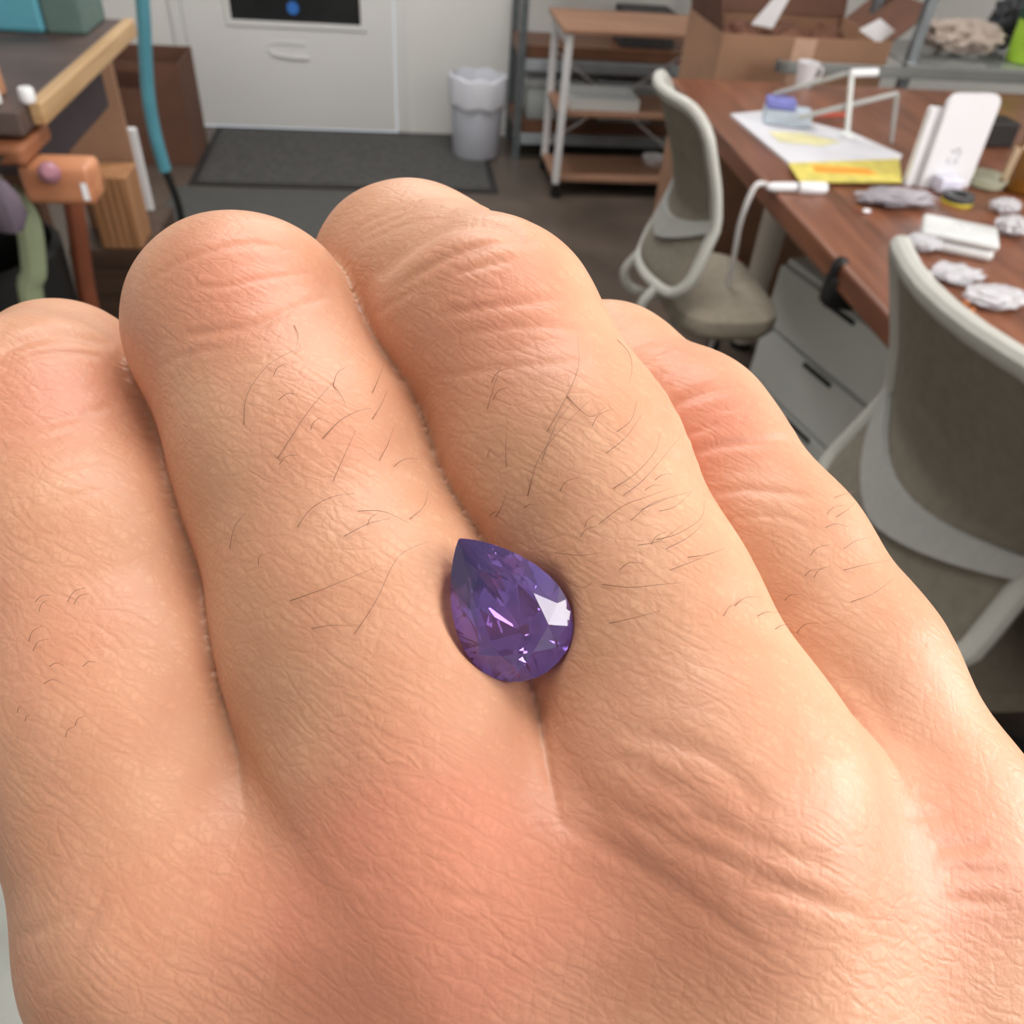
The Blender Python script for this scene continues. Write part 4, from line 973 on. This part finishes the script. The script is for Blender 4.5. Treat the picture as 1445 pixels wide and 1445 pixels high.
bp = N('Bump'); bp.inputs['Strength'].default_value = 1.0; bp.inputs['Distance'].default_value = 0.000029
L(hgt, bp.inputs['Height']); L(bp.outputs[0], P.inputs['Normal'])
def mix(a, b, f):
    o = N('Mix'); o.data_type = 'RGBA'
    for s, v in ((o.inputs[6], a), (o.inputs[7], b)):
        if isinstance(v, tuple): s.default_value = v
        else: L(v, s)
    if isinstance(f, (int, float)): o.inputs[0].default_value = f
    else: L(f, o.inputs[0])
    return o.outputs[2]
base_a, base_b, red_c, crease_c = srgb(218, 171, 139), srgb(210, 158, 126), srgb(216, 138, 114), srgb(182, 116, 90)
blot = noise(0.16, 4)
rp = N('MapRange'); rp.inputs['From Min'].default_value = 0.35; rp.inputs['From Max'].default_value = 0.65; L(blot.outputs['Fac'], rp.inputs['Value'])
colr = mix(base_a, base_b, rp.outputs[0])
colr = mix(colr, red_c, math_('MULTIPLY', bl.outputs['Fac'], 0.75))
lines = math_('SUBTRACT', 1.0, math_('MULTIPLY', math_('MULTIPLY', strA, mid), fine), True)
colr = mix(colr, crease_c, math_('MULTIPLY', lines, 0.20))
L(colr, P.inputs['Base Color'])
P.inputs['Roughness'].default_value = 0.43
P.inputs['Specular IOR Level'].default_value = 0.38
P.inputs['Subsurface Weight'].default_value = 0.25
P.inputs['Subsurface Radius'].default_value = (1.0, 0.35, 0.18)
P.inputs['Subsurface Scale'].default_value = 0.0016
me.materials.append(m)

nail_m = mat('fingernail', (228, 178, 158), 0.25, var=0.03)
def nail(c, dors):
    B, rb = c[-1]; t = B - c[-2][0]; t = t / np.linalg.norm(t); dv = np.array(dors, float); dv -= t * (dv @ t); dv /= np.linalg.norm(dv); sv = np.cross(t, dv)
    b = MB(); nu, nv = 8, 6; g = []
    for i in range(nu + 1):
        row = []
        for j in range(nv + 1):
            a = (i / nu - 0.5) * 1.9; w_ = (j / nv) * (1 - 0.10 * (2 * i / nu - 1) ** 2) - 0.35
            d_ = dv * cos(a) + sv * sin(a); o_ = B + t * (w_ * rb * 1.15)
            row.append((o_, d_))
        g.append(row)
    O = np.array([[q[0] for q in r] for r in g]).reshape(-1, 3); Dd = np.array([[q[1] for q in r] for r in g]).reshape(-1, 3)
    s_ = np.full(len(O), rb + 4.0)
    for _ in range(30): s_ -= 0.8 * sdf(O + Dd * s_[:, None])
    top = world_mm(O + Dd * (s_ + 0.30)[:, None]); bot = world_mm(O + Dd * (s_ - 0.35)[:, None])
    T_ = [b.bm.verts.new(tuple(p)) for p in top]; B_ = [b.bm.verts.new(tuple(p)) for p in bot]; ix = lambda i, j: i * (nv + 1) + j
    for i in range(nu):
        for j in range(nv):
            q = (ix(i, j), ix(i + 1, j), ix(i + 1, j + 1), ix(i, j + 1)); b.bm.faces.new([T_[k] for k in q]); b.bm.faces.new([B_[k] for k in q[::-1]])
    rim = [ix(i, 0) for i in range(nu)] + [ix(nu, j) for j in range(nv)] + [ix(i, nv) for i in range(nu, 0, -1)] + [ix(0, j) for j in range(nv, 0, -1)]
    for k in range(len(rim)): a_, c_ = rim[k], rim[(k + 1) % len(rim)]; b.bm.faces.new((T_[a_], T_[c_], B_[c_], B_[a_]))
    b.build('fingernail', nail_m, hand, True)
for c, dd in ((PINKY, (0, 0, 1)), (RING, (0, 0, 1)), (MIDDLE, (0, 0, 1)), (INDEX, (0, 0, 1)), (THUMB, (1, 0.3, 0.5))): nail(c, dd)

# fine dark hairs on the fingers, rooted in the skin
HAIRS = [[(415, 460), (421, 478), (418, 498)], [(345, 600), (350, 560), (380, 520), (420, 500)], [(392, 648), (430, 590), (455, 560), (470, 545)], [(470, 545), (480, 560), (487, 580)], [(470, 545), (475, 530), (487, 525)], [(525, 555), (533, 535), (537, 520)], [(525, 592), (535, 575), (543, 555)], [(455, 620), (480, 595), (505, 583), (520, 582)], [(470, 680), (488, 640), (500, 612)], [(535, 650), (545, 630), (552, 605)], [(578, 733), (596, 718), (600, 695)], [(325, 775), (335, 745), (355, 725)], [(420, 745), (440, 720), (470, 705), (500, 703)], [(485, 758), (520, 742), (550, 738)], [(505, 722), (540, 725), (575, 745)], [(410, 848), (450, 835), (490, 820), (530, 805)], [(440, 887), (470, 883), (500, 885)], [(500, 895), (530, 850), (560, 790), (600, 770)], [(270, 490), (272, 505), (275, 520)],
  [(688, 578), (700, 545), (712, 515)], [(772, 610), (800, 560), (815, 520), (812, 482)], [(715, 660), (716, 630), (720, 600)], [(765, 650), (785, 600), (805, 575)], [(745, 700), (760, 650), (790, 610), (830, 570)], [(800, 560), (830, 590), (850, 580)], [(855, 640), (880, 620), (900, 590)], [(865, 690), (895, 670), (920, 640), (924, 615)], [(880, 700), (905, 680), (930, 650), (955, 615)], [(845, 740), (880, 715), (910, 705), (940, 695)], [(905, 720), (940, 706), (970, 700)], [(890, 735), (915, 715), (935, 708)], [(930, 722), (950, 718), (968, 702)], [(925, 762), (955, 755), (985, 735), (986, 712)], [(900, 770), (930, 765), (960, 745)], [(945, 805), (975, 795), (1000, 785)], [(970, 787), (995, 785), (1015, 779)], [(850, 825), (890, 830), (925, 828), (960, 826)], [(785, 780), (820, 785), (850, 783)], [(810, 825), (825, 830), (840, 822)], [(870, 480), (885, 500), (888, 525), (882, 548)], [(870, 610), (888, 595), (893, 570)], [(700, 730), (712, 712), (720, 690)],
  [(1190, 805), (1215, 800), (1250, 795)], [(1190, 775), (1205, 765), (1222, 762)], [(1180, 730), (1192, 722), (1200, 714)], [(1175, 704), (1188, 700), (1200, 699)], [(1200, 850), (1230, 840), (1255, 822)], [(940, 775), (970, 760), (985, 745)], [(860, 880), (900, 872), (930, 865)]]
r3 = random.Random(5)
for _ in range(46):                                   # shorter pale ones between them
    x, y = r3.choice(((r3.uniform(330, 560), r3.uniform(520, 800)), (r3.uniform(660, 930), r3.uniform(540, 820)), (r3.uniform(1000, 1180), r3.uniform(720, 900)), (r3.uniform(20, 120), r3.uniform(850, 1050))))
    a = r3.uniform(-1.2, -0.2); l = r3.uniform(15, 34)
    HAIRS.append([(x, y), (x + l * .5 * cos(a), y + l * .5 * sin(a)), (x + l * cos(a + .4), y + l * sin(a + .4))])
hb = MB()
for hpx in HAIRS:
    S = spline([(a, b, 0) for a, b in hpx], 4)
    q = trace([v.x for v in S], [v.y for v in S]); nn = grad(q); k = len(q)
    if q[:, 2].max() > 100: continue
    lift = np.array([0.02 + 0.5 * (i / (k - 1)) ** 1.3 for i in range(k)]) + 0.05
    pts = world_mm(q + nn * lift[:, None])
    hb.tube([tuple(p) for p in pts], [0.000024 * (1 - 0.75 * i / (k - 1)) for i in range(k)], 5)
hair = hb.build('hair', mat('brown_hair', (104, 70, 52), 0.5, var=0.1), hand, True, None)
hair['kind'] = 'stuff'

# ------------------------------------------------------------------ the pear-cut gem in the cleft
gp = lambda q, h: ctr + ax_l * q[0] + ax_w * q[1] + nrm_g * h
sh = 0.10 * Lg
NG = 32
tt = [2 * pi * k / NG for k in range(NG)]
gb = bmesh.new()
def gv(q, h): return gb.verts.new(tuple(world_mm(gp(q, h))))
sgn = lambda t: pear(t if t <= pi else 2 * pi - t)
def pr(t, s):
    t = t % (2 * pi); q = pear(t if t <= pi else 2 * pi - t); q = np.array([(q[0] - sh) * s + sh, q[1] * s * (1 if t <= pi else -1)]); return q
girT = [gv(pr(t, 1.0), 0.10) for t in tt]
girB = [gv(pr(t, 1.0), -0.06) for t in tt]
half = [gv(pr(2 * pi * (k + 0.5) / 8, 0.82), 0.66) for k in range(8)]        # crown corners
table = [gv(pr(2 * pi * k / 8, 0.60), 1.15) for k in range(8)]
low_ = [gv(pr(2 * pi * (k + 0.5) / 8, 0.55), -2.1) for k in range(8)]
cul = [gv(np.array([sh - 0.08 * Lg, 0]), -3.5), gv(np.array([sh + 0.12 * Lg, 0]), -3.5)]
F = gb.faces.new
F(table)
for k in range(8):
    t0, t1, hk, hp_, lk, lp = table[k], table[(k + 1) % 8], half[k], half[k - 1], low_[k], low_[k - 1]
    F((t0, hk, t1)); F((t0, hp_, girT[4 * k])); F((t0, girT[4 * k], hk))
    for j in range(4):
        F((hk, girT[4 * k + j], girT[(4 * k + j + 1) % NG])); F((lk, girB[(4 * k + j + 1) % NG], girB[4 * k + j]))
    F((lp, lk, girB[4 * k]))
    c0_ = cul[0] if k in (0, 1, 7) else cul[1]; c1_ = cul[0] if k in (0, 1, 6, 7) else cul[1]
    F((lp, cul[0] if k in (7, 0, 1) else cul[1], lk))
    if k in (1, 6): F((lk, cul[0], cul[1]))
for k in range(NG): F((girT[k], girB[k], girB[(k + 1) % NG], girT[(k + 1) % NG]))
bmesh.ops.holes_fill(gb, edges=[e for e in gb.edges if len(e.link_faces) == 1], sides=8)
bmesh.ops.recalc_face_normals(gb, faces=gb.faces[:])
gl = world_mm(ctr)
for v in gb.verts: v.co -= Vector(gl)
gme = bpy.data.meshes.new('gemstone'); gb.to_mesh(gme); gb.free()
gem = bpy.data.objects.new('gemstone', gme); COL.objects.link(gem); gem.location = gl.tolist()
tag(gem, 'faceted pear shaped purple gemstone resting in the cleft between two fingers', 'gemstone')
m = bpy.data.materials.new('purple_sapphire'); m.use_nodes = True; nt = m.node_tree; P = nt.nodes['Principled BSDF']; L = nt.links.new
tc = nt.nodes.new('ShaderNodeTexCoord'); nz = nt.nodes.new('ShaderNodeTexNoise'); nz.inputs['Scale'].default_value = 170; nz.inputs['Detail'].default_value = 3
cr = nt.nodes.new('ShaderNodeValToRGB'); cr.color_ramp.elements[0].position = .35; cr.color_ramp.elements[1].position = .65
cr.color_ramp.elements[0].color = srgb(118, 102, 198); cr.color_ramp.elements[1].color = srgb(164, 114, 204)
L(tc.outputs['Object'], nz.inputs['Vector']); L(nz.outputs['Fac'], cr.inputs['Fac']); L(cr.outputs[0], P.inputs['Base Color'])
P.inputs['Roughness'].default_value = 0.02; P.inputs['IOR'].default_value = 1.76; P.inputs['Transmission Weight'].default_value = 0.86
gme.materials.append(m)
